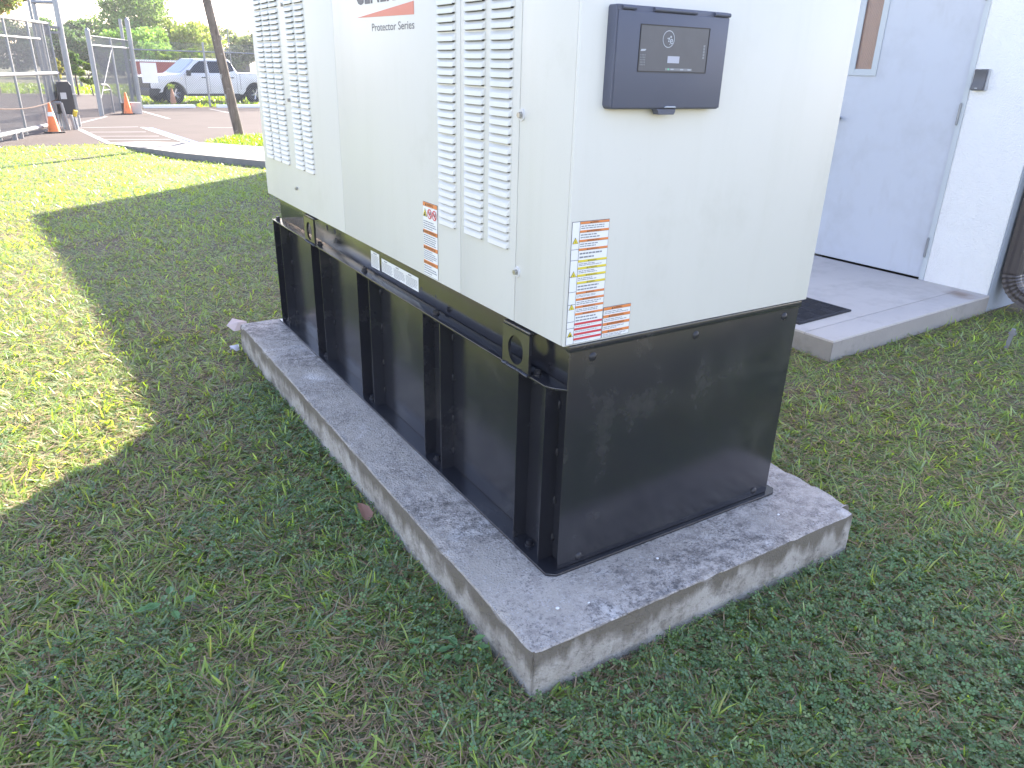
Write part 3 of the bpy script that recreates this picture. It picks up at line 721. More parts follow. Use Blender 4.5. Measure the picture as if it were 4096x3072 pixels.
# porch slab
m=MB()
P0x,P1x,P0y,P1y=2.752,XW-.001,.875,2.9
m.box((P0x,P0y,-.2),(P1x,1.066,PZ),0); m.box((P0x,1.071,-.2),(P1x,P1y,PZ),0); m.box((P0x+.01,1.0655,-.2),(P1x,1.0715,PZ-.012),0)
for x0,x1,y0,y1 in ((P0x-.004,P0x,P0y,P1y),): pass
po=empty('porch',(3.7,1.9,0),0); po.matrix_world=Matrix.Rotation(BY,4,'Z')@Matrix.Translation((3.7,1.9,0))
tag(po,'pale concrete door step slab in front of grey door','step')
def porch_part(mb,name,mat,**k):
    mb.v=[(x-3.7,y-1.9,z) for x,y,z in mb.v]; o=mb.build(name,mat,None,**k); o.parent=po; return o
porch_part(m,'slab',M['porch'],bevel=.009,smooth=True)
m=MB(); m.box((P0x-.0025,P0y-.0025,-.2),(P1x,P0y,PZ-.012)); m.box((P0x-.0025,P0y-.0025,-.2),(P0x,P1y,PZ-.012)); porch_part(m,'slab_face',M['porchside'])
# mat
def lnk(name,mb,mats,**k): return mb.build(name,mats,None,**k)
m=MB(); mx0,mx1,my0,my1=2.838,3.392,1.168,2.05
m.box((mx0,my0,PZ+.001),(mx1,my1,PZ+.008))
for i in range(9):
    for j in range(6):
        xa=mx0+.03+j*(mx1-mx0-.06)/6; ya=my0+.03+i*(my1-my0-.06)/9; sx_=(mx1-mx0-.06)/6; sy_=(my1-my0-.06)/9
        for q in range(4):
            if (i+j)%2: m.box((xa+.004+q*sx_/4,ya+.004,PZ+.0078),(xa+q*sx_/4+sx_/4-.006,ya+sy_-.004,PZ+.0115))
            else: m.box((xa+.004,ya+.004+q*sy_/4,PZ+.0078),(xa+sx_-.004,ya+q*sy_/4+sy_/4-.006,PZ+.0115))
for a,b,c,d in ((mx0,my0,mx1,my0+.022),(mx0,my1-.022,mx1,my1),(mx0,my0+.0225,mx0+.022,my1-.0225),(mx1-.022,my0+.0225,mx1,my1-.0225)): m.box((a,b,PZ+.0078),(c,d,PZ+.012))
o=m.build('door_mat',M['mat']); o.rotation_euler=(0,0,BY); tag(o,'black ribbed rubber mat on the concrete door step','mat')
# card reader on the wall
cr=empty('card_reader',(0,0,0)); cr.matrix_world=Matrix.Rotation(BY,4,'Z')@Matrix.Translation((XW,1.288,1.555)); tag(cr,'small dark grey access reader on the white wall','card reader')
def crp(mb,name,mat,**k): o=mb.build(name,mat,None,**k); o.parent=cr; return o
m=MB(); m.box((-.020,-.038,-.068),(-.0008,.050,.070)); crp(m,'back_box',M['readerl'],bevel=.003)
m=MB(); m.prism([(-.0205,-.068),(-.052,-.062),(-.040,-.02),(-.036,.04),(-.044,.066),(-.0205,.070)],'y',-.030,.052); crp(m,'reader_cover',M['readerg'],bevel=.003,smooth=True)
m=MB(); m.box((-.0530,.004,-.055),(-.0500,.020,-.050)); crp(m,'maker_mark',M['readerl'])
m=MB(); m.box((-.0452,.010,.0662),(-.036,.026,.0705)); crp(m,'indicator',M['readerl'])
# stake in the grass by the porch
m=MB(); m.box((-.012,-.012,0),(.012,.012,.14)); m.box((-.016,-.020,.105),(-.0125,.020,.125)); o=m.build('stake',M['steelgrey'],bevel=.002); o.location=(3.91,.62,0); o.rotation_euler=(.1,-.08,.4); tag(o,'short grey stake in the grass near downspout','stake')

# ------------------------------------------------------------------ background: gate, fences
def wires(P0,u,s0,s1,z0,z1,p,r):
    m=MB(); H_=z1-z0; Lw=s1-s0; k=.95
    def pt(s,z): return (P0[0]+u[0]*s,P0[1]+u[1]*s,z)
    c=-H_*k
    while c<Lw:
        for sg in (0,1):
            a0=max(0,c); a1=min(Lw,c+H_*k)
            if a1-a0>.02:
                za=(a0-c)/k; zb=(a1-c)/k
                if sg: za,zb=H_-za,H_-zb
                m.cyl(pt(s0+a0,z0+za),pt(s0+a1,z0+zb),r,n=3,cap=False)
        c+=p
    return m
def gp(P0,u): return lambda s,z,off=0: (P0[0]+u[0]*s-u[1]*off,P0[1]+u[1]*s+u[0]*off,z)
GZ=-.26
# sliding gate
P0=(-1.46,19.25); U=(.334,.942); g=gp(P0,U)
gate=empty('sliding_gate',(*P0,GZ)); tag(gate,'tall chain link sliding gate behind the black operator box','gate')
S0,S1=-3.2,4.52
m=MB(); m.cyl(g(S0,2.33),g(S1,2.33),.035,n=8); m.build('top_rail',M['galvl'],gate,smooth=True)
m=MB(); m.cyl(g(S0,1.94),g(3.65,1.94),.024,n=8); m.build('rail',M['galvl'],gate,smooth=True)
m=MB(); m.cyl(g(S0,1.13),g(S1,1.13),.042,n=8); m.build('rail',M['galvl'],gate,smooth=True)
m=MB(); m.box((0,0,0),(1,1,1)); m=MB(); m.cyl(g(S0,-.10),g(3.0,-.10),.05,n=8); m.build('bottom_rail',M['galvl'],gate,smooth=True)
for s in (-3.1,-1.6,-.1,1.45,2.94,4.0,4.5):
    m=MB(); m.cyl(g(s,-.2),g(s,2.33),.030 if s<3 else .024,n=8); m.build('upright',M['galv'],gate,smooth=True)
wires(P0,U,S0,4.0,-.06,2.3,.052,.0040).build('wire_mesh',M['wire'],gate,recalc=False)
wires(P0,U,4.02,4.5,-.06,2.3,.052,.0040).build('wire_mesh',M['wire'],gate,recalc=False)
for s in (.62,1.0):
    m=MB(); m.cyl(g(s,GZ,-.03),g(s,-.1,-.03),.05,n=8); m.build('roller',M['steelgrey'],gate)
# tall guide posts
gpst=empty('gate_post',(.32,23.74,GZ)); tag(gpst,'tall twin steel gate posts beside the operator box','gate post')
m=MB(); m.cyl((.32,23.74,GZ),(.32,23.74,4.3),.075,n=14); m.build('post',M['galv'],gpst,smooth=True)
m=MB(); m.cyl((-.17,24.2,GZ),(-.17,24.2,4.3),.06,n=14); m.build('post',M['galv'],gpst,smooth=True)
m=MB(); m.cyl((-.27,24.3,GZ),(-.27,24.3,4.3),.04,n=10); m.build('post',M['galv'],gpst,smooth=True)
for z in (2.86,4.2): 
    m=MB(); m.cyl((-.2,24.2,z),(.32,23.74,z),.05,n=10); m.build('cross_bar',M['galv'],gpst,smooth=True)
m=MB(); m.box((-.02,23.62,2.22),(.28,23.72,2.28)); m.box((-.02,23.62,2.10),(.28,23.72,2.15)); m.box((-.06,23.58,2.06),(.02,23.76,2.32)); m.build('guide_bracket',M['steelgrey'],gpst)
# gate operator
op=empty('gate_operator',(.05,23.05,GZ)); tag(op,'black gate operator box on steel legs beside the tall posts','gate operator')
ox,oy=.10,23.0
m=MB(); m.prism([(-.19,.14),(.17,.10),(.17,.84),(.12,.93),(-.13,.93),(-.19,.86)],'y',oy-.14,oy+.16); m.v=[(x+ox,y,z) for x,y,z in m.v]; m.build('housing',M['opbox'],op,bevel=.015)
m=MB(); m.box((ox-.12,oy-.146,.50),(ox+.02,oy-.1405,.66)); m.build('plate',M['readerl'],op)
m=MB(); m.box((ox-.27,oy-.06,.12),(ox-.195,oy+.1,.68)); m.build('side_cover',M['opbox'],op,bevel=.01)
m=MB(); m.box((ox+.175,oy-.10,.10),(ox+.25,oy+.12,.62)); m.build('side_plate',M['galvl'],op,bevel=.006)
m=MB(); m.cyl((ox+.12,oy-.15,.08),(ox+.16,oy-.19,.22),.055,n=10); m.build('release_handle',M['yellow'],op,smooth=True)
for dx,dy in ((-.15,-.08),(.14,-.08),(-.15,.12),(.14,.12)):
    m=MB(); m.cyl((ox+dx,oy+dy,GZ),(ox+dx,oy+dy,.16),.04,n=8); m.build('leg',M['galv'],op,smooth=True)
ps=empty('guard_post',(.02,22.6,GZ)); tag(ps,'bent steel guard bar in front of the operator box','guard post')
m=MB(); m.path([(.02,22.62,GZ),(-.05,22.62,.42),(-.20,22.66,.42),(-.20,22.70,.20)],.04,n=8); m.build('bar',M['galv'],ps,smooth=True)
m=MB(); m.cyl((.16,22.58,GZ),(.12,22.60,.12),.04,n=8); m.cyl((.22,22.62,GZ),(.20,22.66,.05),.035,n=8); m.build('stub',M['galv'],ps,smooth=True)
m=MB(); pts=[]
for i in range(15):
    t=i/14; pts.append(g(4.3*t-.2,.46-.10*math.sin(math.pi*t)+.05*t,-.06))
m.path(pts,.014,n=5); o=m.build('chain',pm('rusty_chain',(.09,.055,.04),.9)); tag(o,'rusty brown chain sagging along the sliding gate','chain')
# second leaf / fence beyond the opening
P1=(1.31,28.2); U1=(.303,.953); h=gp(P1,U1)
fl=empty('fence',(*P1,GZ)); tag(fl,'chain link fence run between gate opening and truck corner post','fence')
m=MB(); m.cyl(h(0,GZ),h(0,2.33),.075,n=12); m.cyl(h(0,2.33),h(0,2.40),.078,.03,n=12); m.build('post',M['galv'],fl,smooth=True)
for s in (3.0,):
    m=MB(); m.cyl(h(s,GZ),h(s,2.22),.045,n=10); m.build('post',M['galv'],fl,smooth=True)
m=MB(); m.cyl(h(0,1.91),h(6.1,1.91),.028,n=8); m.build('rail',M['galvl'],fl,smooth=True)
m=MB(); m.cyl(h(0,2.19),h(6.1,2.19),.012,n=6); m.build('top_wire',M['galvl'],fl)
m=MB(); m.cyl(h(2.95,1.8),h(.3,.3),.016,n=6); m.build('brace',M['galvl'],fl)
wires(P1,U1,.08,6.05,-.22,2.19,.06,.0042).build('wire_mesh',M['wire'],fl,recalc=False)
m=MB(); m.path([h(1.78,GZ),h(1.78,.45),h(1.7,.58),h(1.35,.68),h(.6,.70)],.030,n=8); m.path([h(1.7,.52),h(.6,.52)],.02,n=6); m.build('latch_arm',M['steelgrey'],fl)
# corner post and fence in front of the truck
P2=(3.2,33.76); U2=(.9996,-.03); q=gp(P2,U2)
f2=empty('fence',(*P2,GZ)); tag(f2,'chain link fence in front of the white truck','fence')
m=MB(); m.cyl(q(0,GZ),q(0,2.92),.085,n=12); m.cyl(q(0,2.92),q(0,3.0),.085,.02,n=12); m.build('post',M['galv'],f2,smooth=True)
m=MB(); m.cyl(q(-.22,GZ,.3),q(-.22,2.95,.3),.06,n=12); m.build('post',M['galv'],f2,smooth=True)
for s in (2.68,5.4,8.1):
    m=MB(); m.cyl(q(s,GZ),q(s,2.22),.045,n=10); m.build('post',M['galv'],f2,smooth=True)
m=MB(); m.cyl(q(0,1.87),q(8.1,1.85),.026,n=8); m.build('rail',M['galv'],f2,smooth=True)
wires(P2,U2,.05,8.1,-.22,2.18,.085,.0046).build('wire_mesh',M['wire'],f2,recalc=False)
m=MB(); a=q(.22,.65,-.03); b=q(.81,1.40,-.03); m.box((a[0],a[1]-.012,a[2]),(b[0],a[1],b[2])); o=m.build('sign_board',M['white'],bevel=.003); tag(o,'blank white board hung on the fence before the truck nose','sign')

# cones
def cone(loc,name,label,mat,band=False,tilt=0,basemat='rubber',grp=True):
    c=empty(name,loc,random.uniform(0,1.5),local=True); tag(c,label,'traffic cone','traffic cones' if grp else None)
    m=MB(); m.box((-.18,-.18,.0),(.18,.18,.035)); m.build('base',M[basemat],c,bevel=.012)
    m=MB(); pr=[(.150,.034),(.138,.06),(.030,.70),(.022,.712),(.018,.70)]; m.lathe(pr,(0,0,0),20); b=m.build('body',M[mat],c,smooth=True)
    if band:
        m=MB(); r=lambda z:.138-(z-.06)*.108/.64+.002
        m.lathe([(r(.40),.40),(r(.50),.50)],(0,0,0),20); m.build('white_band',M['white'],b,smooth=True)
    return c
cone((-.36,21.68,LOTZ+.002),'traffic_cone','orange traffic cone with white band beside the sliding gate','orange',True)
cone((2.21,29.05,LOTZ+.002),'traffic_cone','plain orange traffic cone next to the concrete block','orange')
c3=cone((4.60,34.6,GZ+.002),'traffic_cone','faded brown cone with a plant growing from its top','orangefade')
bl=empty('concrete_block',(2.46,29.35,LOTZ)); tag(bl,'grey concrete block with black side behind the orange cone','block')
m=MB(); m.box((2.35,29.18,LOTZ+.001),(2.68,29.55,.12)); m.build('block',M['curb'],bl,bevel=.012)
m=MB(); m.box((2.06,29.25,LOTZ+.001),(2.345,29.55,.11)); m.build('dark_end',M['opbox'],bl,bevel=.01)
# wheel stops
for i,(a,b,lab) in enumerate((((3.18,32.75),(5.15,33.0),'white concrete wheel stop under the truck front wheel'),((5.98,32.95),(7.95,33.05),'white concrete wheel stop right of the fence post'))):
    a=Vector(a); b=Vector(b); ang=math.atan2((b-a).y,(b-a).x); Ls=(b-a).length
    m=MB(); m.prism([(-.08,0),(.08,0),(.055,.125),(-.055,.125)],'x',0,Ls); o=m.build('wheel_stop',M['white'],bevel=.015,smooth=True)
    o.location=(a.x,a.y,LOTZ+.001); o.rotation_euler=(0,0,ang); tag(o,lab,'wheel stop','wheel stops')

# utility pole
p0=Vector((3.50,18.60,-.2)); p1=p0+Vector((-.80,.36,6.6)); dv=(p1-p0)
m=MB(); rr=random.Random(2); N=14; rings=[]
for i in range(16):
    t=i/15; c=p0+dv*t; r=.118-.035*t
    rings.append([(c.x+math.cos(2*math.pi*k/N)*r*(1+rr.uniform(-.06,.06)),c.y+math.sin(2*math.pi*k/N)*r*(1+rr.uniform(-.06,.06)),c.z) for k in range(N)])
for a,b in zip(rings[:-1],rings[1:]): m.add(a+b,[(k,(k+1)%N,N+(k+1)%N,N+k) for k in range(N)])
pl=empty('utility_pole',p0); tag(pl,'leaning weathered wooden pole in the grass island','utility pole')
m.build('pole',M['polewood'],pl,smooth=True)
m=MB()
for z,dx in ((.75,-.115),(2.05,.11),(1.2,-.11)):
    c=p0+dv*((z+.2)/6.6); m.box((c.x+dx-.015,c.y-.06,c.z-.05),(c.x+dx+.015,c.y-.02,c.z+.05))
m.build('metal_clip',M['galv'],pl)

# ------------------------------------------------------------------ truck
tr=empty('pickup_truck',(0,0,0),0,local=True); tag(tr,'white crew cab pickup truck parked behind the chain link fence','truck')
ta=math.atan2(.228,.974); fx,wb=.98,3.76
tr.rotation_euler=(0,0,ta); tr.location=(4.90-math.cos(ta)*fx,35.70-math.sin(ta)*fx,GZ)
def arch(cx,cz,r,a0,a1,n=10): return [(cx+r*math.cos(R(a0+(a1-a0)*i/n)),cz+r*math.sin(R(a0+(a1-a0)*i/n))) for i in range(n+1)]
Wd=2.02
prof=[(.10,.42),(.02,.52),(.0,.80),(.03,1.02),(.12,1.12),(.45,1.17),(1.38,1.24),(1.42,1.25)]
lower=[(1.42,1.25),(3.98,1.27),(4.02,1.30),(5.82,1.31),(5.87,1.22),(5.88,.72),(5.80,.56)]+arch(fx+wb,.40,.52,15,165)[0:]+[(4.1,.40),(1.55,.40)]+arch(fx,.40,.52,8,168)
m=MB(); poly=prof+lower[1:]; m.prism(poly[::-1],'y',.0,Wd); body=m.build('body',M['truckw'],tr,bevel=.035,seg=3,smooth=True)
m=MB(); m.box((.3,.25,.36),(5.7,Wd-.25,.95)); m.build('underbody',M['blackp'],tr)
# cab
bx=[(1.36,.03,1.24),(3.99,.03,1.26),(3.99,Wd-.03,1.26),(1.36,Wd-.03,1.24)]
tx=[(2.16,.21,1.86),(3.66,.20,1.88),(3.66,Wd-.20,1.88),(2.16,Wd-.21,1.86)]
m=MB(); m.add(bx+tx,[(0,1,5,4),(1,2,6,5),(2,3,7,6),(3,0,4,7),(4,5,6,7)]); cab=m.build('cab',M['truckw'],tr,bevel=.07,seg=4,smooth=True)
def onside(x,z,off=.012):
    t=(z-1.25)/(1.87-1.25); return (x,.03+t*.175-off,z)
def win(name,pts,mat,par=tr,off=.012):
    m=MB(); a=[onside(x,z,off) for x,z in pts]; b=[onside(x,z,off-.02) for x,z in pts]; n=len(pts)
    m.add(a+b,[tuple(range(n)),tuple(range(2*n-1,n-1,-1))]+[(i,n+i,n+(i+1)%n,(i+1)%n) for i in range(n)]); return m.build(name,M[mat],par)
win('window',[(1.66,1.29),(2.54,1.29),(2.54,1.77),(2.28,1.77),(1.98,1.58)],'carglass')
win('window',[(2.62,1.29),(3.34,1.30),(3.34,1.78),(2.62,1.77)],'carglass')
win('window',[(3.40,1.31),(3.80,1.40),(3.72,1.72),(3.62,1.78),(3.40,1.78)],'carglass')
m=MB(); m.add([(1.42,.20,1.285),(1.42,Wd-.20,1.285),(2.13,Wd-.30,1.835),(2.13,.30,1.835)],[(0,1,2,3)])
m.v=[(x-.012,y,z+.012) for x,y,z in m.v]; m.build('windshield',M['windshield'],tr)
for xs in ((1.50,),(2.58,),(3.86,)):
    m=MB(); m.box((xs[0]-.007,-.003,.48),(xs[0]+.007,.004,1.24)); m.build('door_gap',M['steelgrey'],tr)
m=MB(); m.box((4.015,-.003,.6),(4.03,.01,1.30)); m.build('bed_gap',M['blackp'],tr)
for xs in (2.34,3.62):
    m=MB(); m.box((xs-.12,-.030,1.085),(xs+.12,-.004,1.125)); m.build('door_handle',M['blackp'],tr,bevel=.008)
m=MB(); m.box((1.55,-.22,1.17),(1.70,-.02,1.40)); m.build('mirror',M['blackp'],tr,bevel=.03)
m=MB(); m.box((1.30,-.010,1.02),(1.36,-.003,1.12)); m.build('fender_badge',M['rim'],tr)
m=MB(); m.box((1.55,-.035,.34),(3.95,.12,.44)); m.build('running_board',M['blackp'],tr,bevel=.015)
m=MB(); m.box((-.035,.06,.62),(.06,Wd-.06,1.08)); m.build('grille',M['blackp'],tr,bevel=.02)
m=MB(); m.prism([(-.10,.34),(.25,.34),(.25,.40),(.42,.62),(.30,.66),(-.05,.66),(-.10,.58)],'y',-.01,Wd+.01); m.build('front_bumper',M['blackp'],tr,bevel=.03)
m=MB(); m.prism([(-.02,.86),(.36,.90),(.40,.99),(.32,1.08),(.02,1.07)],'y',-.012,.2); m.build('headlight',M['lamp'],tr,bevel=.01)
m=MB(); m.prism([(-.02,.86),(.36,.90),(.40,.99),(.32,1.08),(.02,1.07)],'y',Wd-.2,Wd+.012); m.build('headlight',M['lamp'],tr,bevel=.01)
m=MB(); m.box((5.80,-.006,.85),(5.89,.14,1.25)); m.build('taillight',M['taillamp'],tr,bevel=.01)
m=MB(); m.box((5.80,.0,.52),(6.0,Wd,.72)); m.build('rear_bumper',M['rim'],tr,bevel=.03)
m=MB(); m.box((2.08,.62,1.86),(2.13,.66,1.92)); m.build('roof_mark',M['blackp'],tr)
for wx in (fx,fx+wb):
    for yy,sg in ((.02,-1),(Wd-.02,1)):
        y0=yy; y1=yy-sg*.27
        m=MB(); m.lathe([(.255,y0+sg*.005),(.30,y0+sg*.02),(.385,y0),(.41,y0-sg*.05),(.41,y1+sg*.05),(.385,y1),(.26,y1)],(wx,0,.41),30,ax='y'); wh=m.build('wheel',M['tyre'],tr,smooth=True)
        m=MB(); m.lathe([(.0,y0-sg*.075),(.05,y0-sg*.07),(.21,y0-sg*.10),(.235,y0-sg*.03),(.262,y0)],(wx,0,.41),28,ax='y',m=1)
        for k in range(6):
            a=2*math.pi*k/6+.2
            for da in (-.13,.13):
                c,s=math.cos(a+da),math.sin(a+da)
                m.cyl((wx+.05*c,y0-sg*.035,.41+.05*s),(wx+.245*c,y0-sg*.012,.41+.245*s),.024,.019,n=6,m=0)
        m.lathe([(0,y0-sg*.02),(.06,y0-sg*.025),(.065,y0-sg*.08)],(wx,0,.41),14,ax='y')
        m.build('rim',[M['rim'],M['blackp']],wh,smooth=True)

# ------------------------------------------------------------------ far: red wall, white roofed shed
rw=empty('boundary_wall',(4.4,46.2,GZ)); tag(rw,'low red wall with white cap behind the truck','wall')
m=MB(); m.box((4.55,46.0,GZ-.2),(8.7,46.2,1.40)); m.build('wall',M['wallred'],rw)
m=MB(); m.box((4.52,45.96,1.405),(8.73,46.24,1.50)); m.build('wall_cap',M['white'],rw)
for k in range(4):
    x=4.9+k*1.15; m=MB(); m.box((x,45.97,GZ),(x+.07,45.998,1.40)); m.build('pilaster',M['wallred'],rw)
sh=empty('shed',(22,93,GZ)); tag(sh,'white corrugated gable roofed shed beyond the truck','shed')
m=MB(); m.prism([(18.6,2.0),(22.6,2.0),(22.6,-.4),(18.6,-.4)][::-1],'y',93.5,101); m.build('wall',M['steelgrey'],sh)
for sgn in (-1,1):
    for k in range(9):
        x0=20.6+sgn*2.5*k/9; x1=20.6+sgn*2.5*(k+1)/9; z0=2.95-.9*k/9; z1=2.95-.9*(k+1)/9
        m=MB(); m.add([(x0,92.9,z0+.02),(x1,92.9,z1),(x1,101,z1),(x0,101,z0+.02),(x0,92.9,z0-.04),(x1,92.9,z1-.04)],[(0,1,2,3),(0,4,5,1)]); m.build('roof_sheet',M['roofw'],sh)
m=MB(); m.add([(18.3,92.95,2.03),(22.9,92.95,2.03),(20.6,92.95,2.86)],[(0,1,2)]); m.build('gable',M['roofw'],sh)
mast=MB(); mast.cyl((18.8,85.8,GZ),(18.8,85.8,4.95),.07,.05,n=8); o=mast.build('mast',M['galv']); tag(o,'thin distant mast rising behind the trees','mast')
for i,(x,y,hh) in enumerate(((2.70,55.6,.95),(2.36,55.4,.55))):
    m=MB(); m.cyl((x,y,GZ),(x+.02*i,y,GZ+hh),.09,.085,n=8); m.cyl((x+.02*i,y,GZ+hh),(x+.02*i,y,GZ+hh+.05),.085,.03,n=8); o=m.build('bollard',M['steelgrey']); tag(o,('taller grey post in the grass beyond the gate','shorter grey post in the grass beyond the gate')[i],'post','posts beyond the gate')

# ------------------------------------------------------------------ foliage builders
def leaf_cloud(name, cen, nrm_bias, size, cols, mat, parent=None, aspect=.55):
    """cen: (n,3) leaf centres; each leaf a small bent diamond (2 triangles)"""
    n=len(cen); d=rng.normal(size=(n,3)); d/=np.linalg.norm(d,axis=1)[:,None]
    e=rng.normal(size=(n,3)); e-=d*(e*d).sum(1)[:,None]; e/=np.linalg.norm(e,axis=1)[:,None]
    s=size*rng.uniform(.6,1.35,n)[:,None]
    a=cen-d*s*.5; b=cen+e*s*aspect*.5; c=cen+d*s*.5; f=cen-e*s*aspect*.5
    V=np.stack([a,b,c,f],1).reshape(-1,3)
    me=bpy.data.meshes.new(name); me.vertices.add(4*n); me.vertices.foreach_set('co',V.astype(np.float32).ravel())
    me.loops.add(4*n); me.loops.foreach_set('vertex_index',np.arange(4*n,dtype=np.int32))
    me.polygons.add(n); me.polygons.foreach_set('loop_start',np.arange(0,4*n,4,dtype=np.int32)); me.polygons.foreach_set('loop_total',np.full(n,4,np.int32))
    at=me.attributes.new('Col','FLOAT_COLOR','POINT')
    C4=np.concatenate([np.repeat(cols,4,axis=0),np.ones((4*n,1))],1); at.data.foreach_set('color',C4.astype(np.float32).ravel())
    me.materials.append(mat); me.update(calc_edges=True); me.validate()
    return link(name,me,parent)
def palette(n,base,var=.25,mixc=None,mixp=0):
    base=np.array(base); k=rng.uniform(1-var,1+var,(n,1)); c=base*k*rng.uniform(.9,1.1,(n,3))
    if mixc is not None:
        s=rng.random(n)<mixp; c[s]=np.array(mixc)*rng.uniform(.7,1.2,(s.sum(),1))
    return c
def tree(name,label,base,H_,crown,rad,n,size,col,clumps=40,mixc=None,mixp=0,group='trees behind the lot',trunk_r=.16,gap=.75,cat='tree'):
    """crown=(centre z, half height); rad = horizontal radius"""
    t=empty(name,base); tag(t,label,cat,group)
    bx,by,bz=base; cz,ch=crown; rr=random.Random(sum(ord(q)*(i+1) for i,q in enumerate(label))%9973)
    m=MB(); tip=Vector((bx+rr.uniform(-.2,.2)*rad,by,cz))
    m.cyl((bx,by,bz),tip,trunk_r,trunk_r*.5,n=8)
    cl=[]
    for k in range(clumps):
        d=Vector((rr.gauss(0,1),rr.gauss(0,1),rr.gauss(0,1))).normalized()*(rr.uniform(.25,1)**.5)
        p=Vector((bx+d.x*rad,by+d.y*rad,cz+d.z*ch)); cl.append((p,rr.uniform(.16,.36)*min(rad,ch*1.3)))
    for p,_ in cl[:10]:
        s=Vector((bx,by,bz))+(tip-Vector((bx,by,bz)))*rr.uniform(.55,1); m.cyl(s,p,trunk_r*.34,trunk_r*.1,n=5)
    m.build('trunk',M['bark'],t,smooth=True)
    per=n//clumps; C_=[];K=[]
    for p,r in cl:
        q=rng.normal(size=(per,3)); q/=np.linalg.norm(q,axis=1)[:,None]; q*=(rng.random((per,1))**.45)*r*np.array([1.15,1.15,gap])
        C_.append(q+np.array(p)); K.append(palette(per,np.array(col)*rr.uniform(.75,1.3),.3,mixc,mixp))
    leaf_cloud('crown',np.concatenate(C_),0,size,np.concatenate(K),M['leafm'],t)
    return t
def pol(px_x,px_y,D):   # direction helper kept as plain numbers in the calls below
    return None
tree('broadleaf_tree','big airy tree rising highest behind the fence corner',(10.5,87,GZ),7,(4.75,3.3),3.91,16500,.28,(0.149,0.220,0.075),96,trunk_r=.2)
tree('broadleaf_tree','round yellow green tree above the truck windscreen',(14.3,82,GZ),6,(2.95,2.32),3.10,12000,.27,(0.219,0.264,0.064),56)
tree('broadleaf_tree','low bright green tree left of the truck hood',(8.6,74,GZ),4,(2.25,1.83),2.88,10500,.25,(0.158,0.255,0.064),50)
tree('broadleaf_tree','hazy green tree behind the pole above the shed',(19.6,93,GZ),6,(2.85,2.07),3.45,10500,.30,(0.175,0.204,0.104),50)
tree('broadleaf_tree','grey green tree touching the generator edge',(24.4,93,GZ),6,(2.95,1.83),3.45,9000,.30,(0.158,0.196,0.096),50)
tree('broadleaf_tree','dark dense tree beside the twin gate posts',(3.9,98,GZ),6,(2.35,2.56),3.10,12000,.32,(0.096,0.153,0.072),56)
tree('broadleaf_tree','dark dense tree between the gate posts and fence',(7.2,100,GZ),6,(2.55,2.56),3.10,12000,.32,(0.105,0.162,0.072),56)
tree('broadleaf_tree','dark dense tree left of the corner fence post',(10.2,101,GZ),6,(2.25,2.32),2.76,10500,.32,(0.096,0.153,0.072),50)
tree('broadleaf_tree','dark tree seen through the sliding gate',(-.2,95,GZ),6,(2.05,2.44),3.45,10500,.32,(0.105,0.153,0.072),50)
tree('broadleaf_tree','mid green tree at the left edge through the gate',(-6,90,GZ),6,(2.25,2.56),3.91,10500,.32,(0.123,0.178,0.072),50)
tree('sapling','small leafy green sapling beyond the gate opening',(1.78,45.0,GZ),2,(1.22,.62),.42,2600,.13,(.085,.14,.045),26,trunk_r=.05,group='saplings beyond the gate')
tree('sapling','bright lime green bush right of the sapling',(2.42,44.6,GZ),1.6,(.78,.55),.50,2600,.13,(.15,.20,.04),24,trunk_r=.04,group='saplings beyond the gate')
tree('sapling','yellow leaved sapling behind the tall gate post',(1.30,50.5,GZ),1.8,(.85,.55),.34,1800,.13,(.26,.24,.06),22,trunk_r=.04,group='saplings beyond the gate')
for i,(x,lab) in enumerate(((6.25,'left of three bright green shrubs above the red wall'),(7.15,'middle of three bright green shrubs above the red wall'),(7.95,'right of three bright green shrubs above the red wall'))):
    tree('shrub',lab,(x,46.8,GZ),2.2,(1.68,.42),.42,1500,.14,(.16,.23,.04),16,trunk_r=.04,group='shrubs behind the red wall',cat='shrub')
tree('broadleaf_tree','near tree with orange leaves at top left corner',(-1.7,45.5,GZ),8,(4.75,1.75),2.3,10500,.22,(0.210,0.238,0.080),56,mixc=(.45,.17,.10),mixp=.18,group='trees behind the lot',trunk_r=.16)
# plant in the faded cone
cc=np.array([4.60,34.6,GZ+.76])+rng.normal(size=(160,3))*np.array([.07,.07,.05])
wd_=empty('cone_weed',(4.60,34.6,GZ+.70)); o=leaf_cloud('leaves',cc,0,.09,palette(160,(.20,.26,.05)),M['leafm'],wd_,.3); o['kind']='stuff'; tag(wd_,'tuft of light green weed sprouting from the faded cone','plant')

# ------------------------------------------------------------------ lawn
def vnoise(x,y,s,seed):
    r=np.random.default_rng(seed); G_=r.random((64,64)); u=x/s+17.3; v=y/s+9.1
    i=np.floor(u).astype(int); j=np.floor(v).astype(int); a=u-i; b=v-j; a=a*a*(3-2*a); b=b*b*(3-2*b)
    g_=lambda p,q: G_[p%64,q%64]
    return (g_(i,j)*(1-a)+g_(i+1,j)*a)*(1-b)+(g_(i,j+1)*(1-a)+g_(i+1,j+1)*a)*b
def allowed(x,y,pad=.0):
    ok=~((x>-.232-pad)&(x<1.15+pad)&(y>-.253-pad)&(y<2.79+pad))
    c,s=math.cos(-BY),math.sin(-BY); xb=x*c-y*s; yb=x*s+y*c
    ok&=~((xb>P0x-.01)&(yb>P0y-.012)&(yb<P1y)&(xb<XW))
    ok&=~((xb>XW-.01)&(yb>.87))
    # sidewalk near edge and lot
    ny=np.array([p[1] for p in near])[::-1]; nxp=np.array([p[0] for p in near])[::-1]
    edge=np.interp(y,ny,nxp,left=3.95,right=.58)
    ok&=~((y>9.7)&(x>edge-.015))
    ok&=(y<18.36)
    return ok
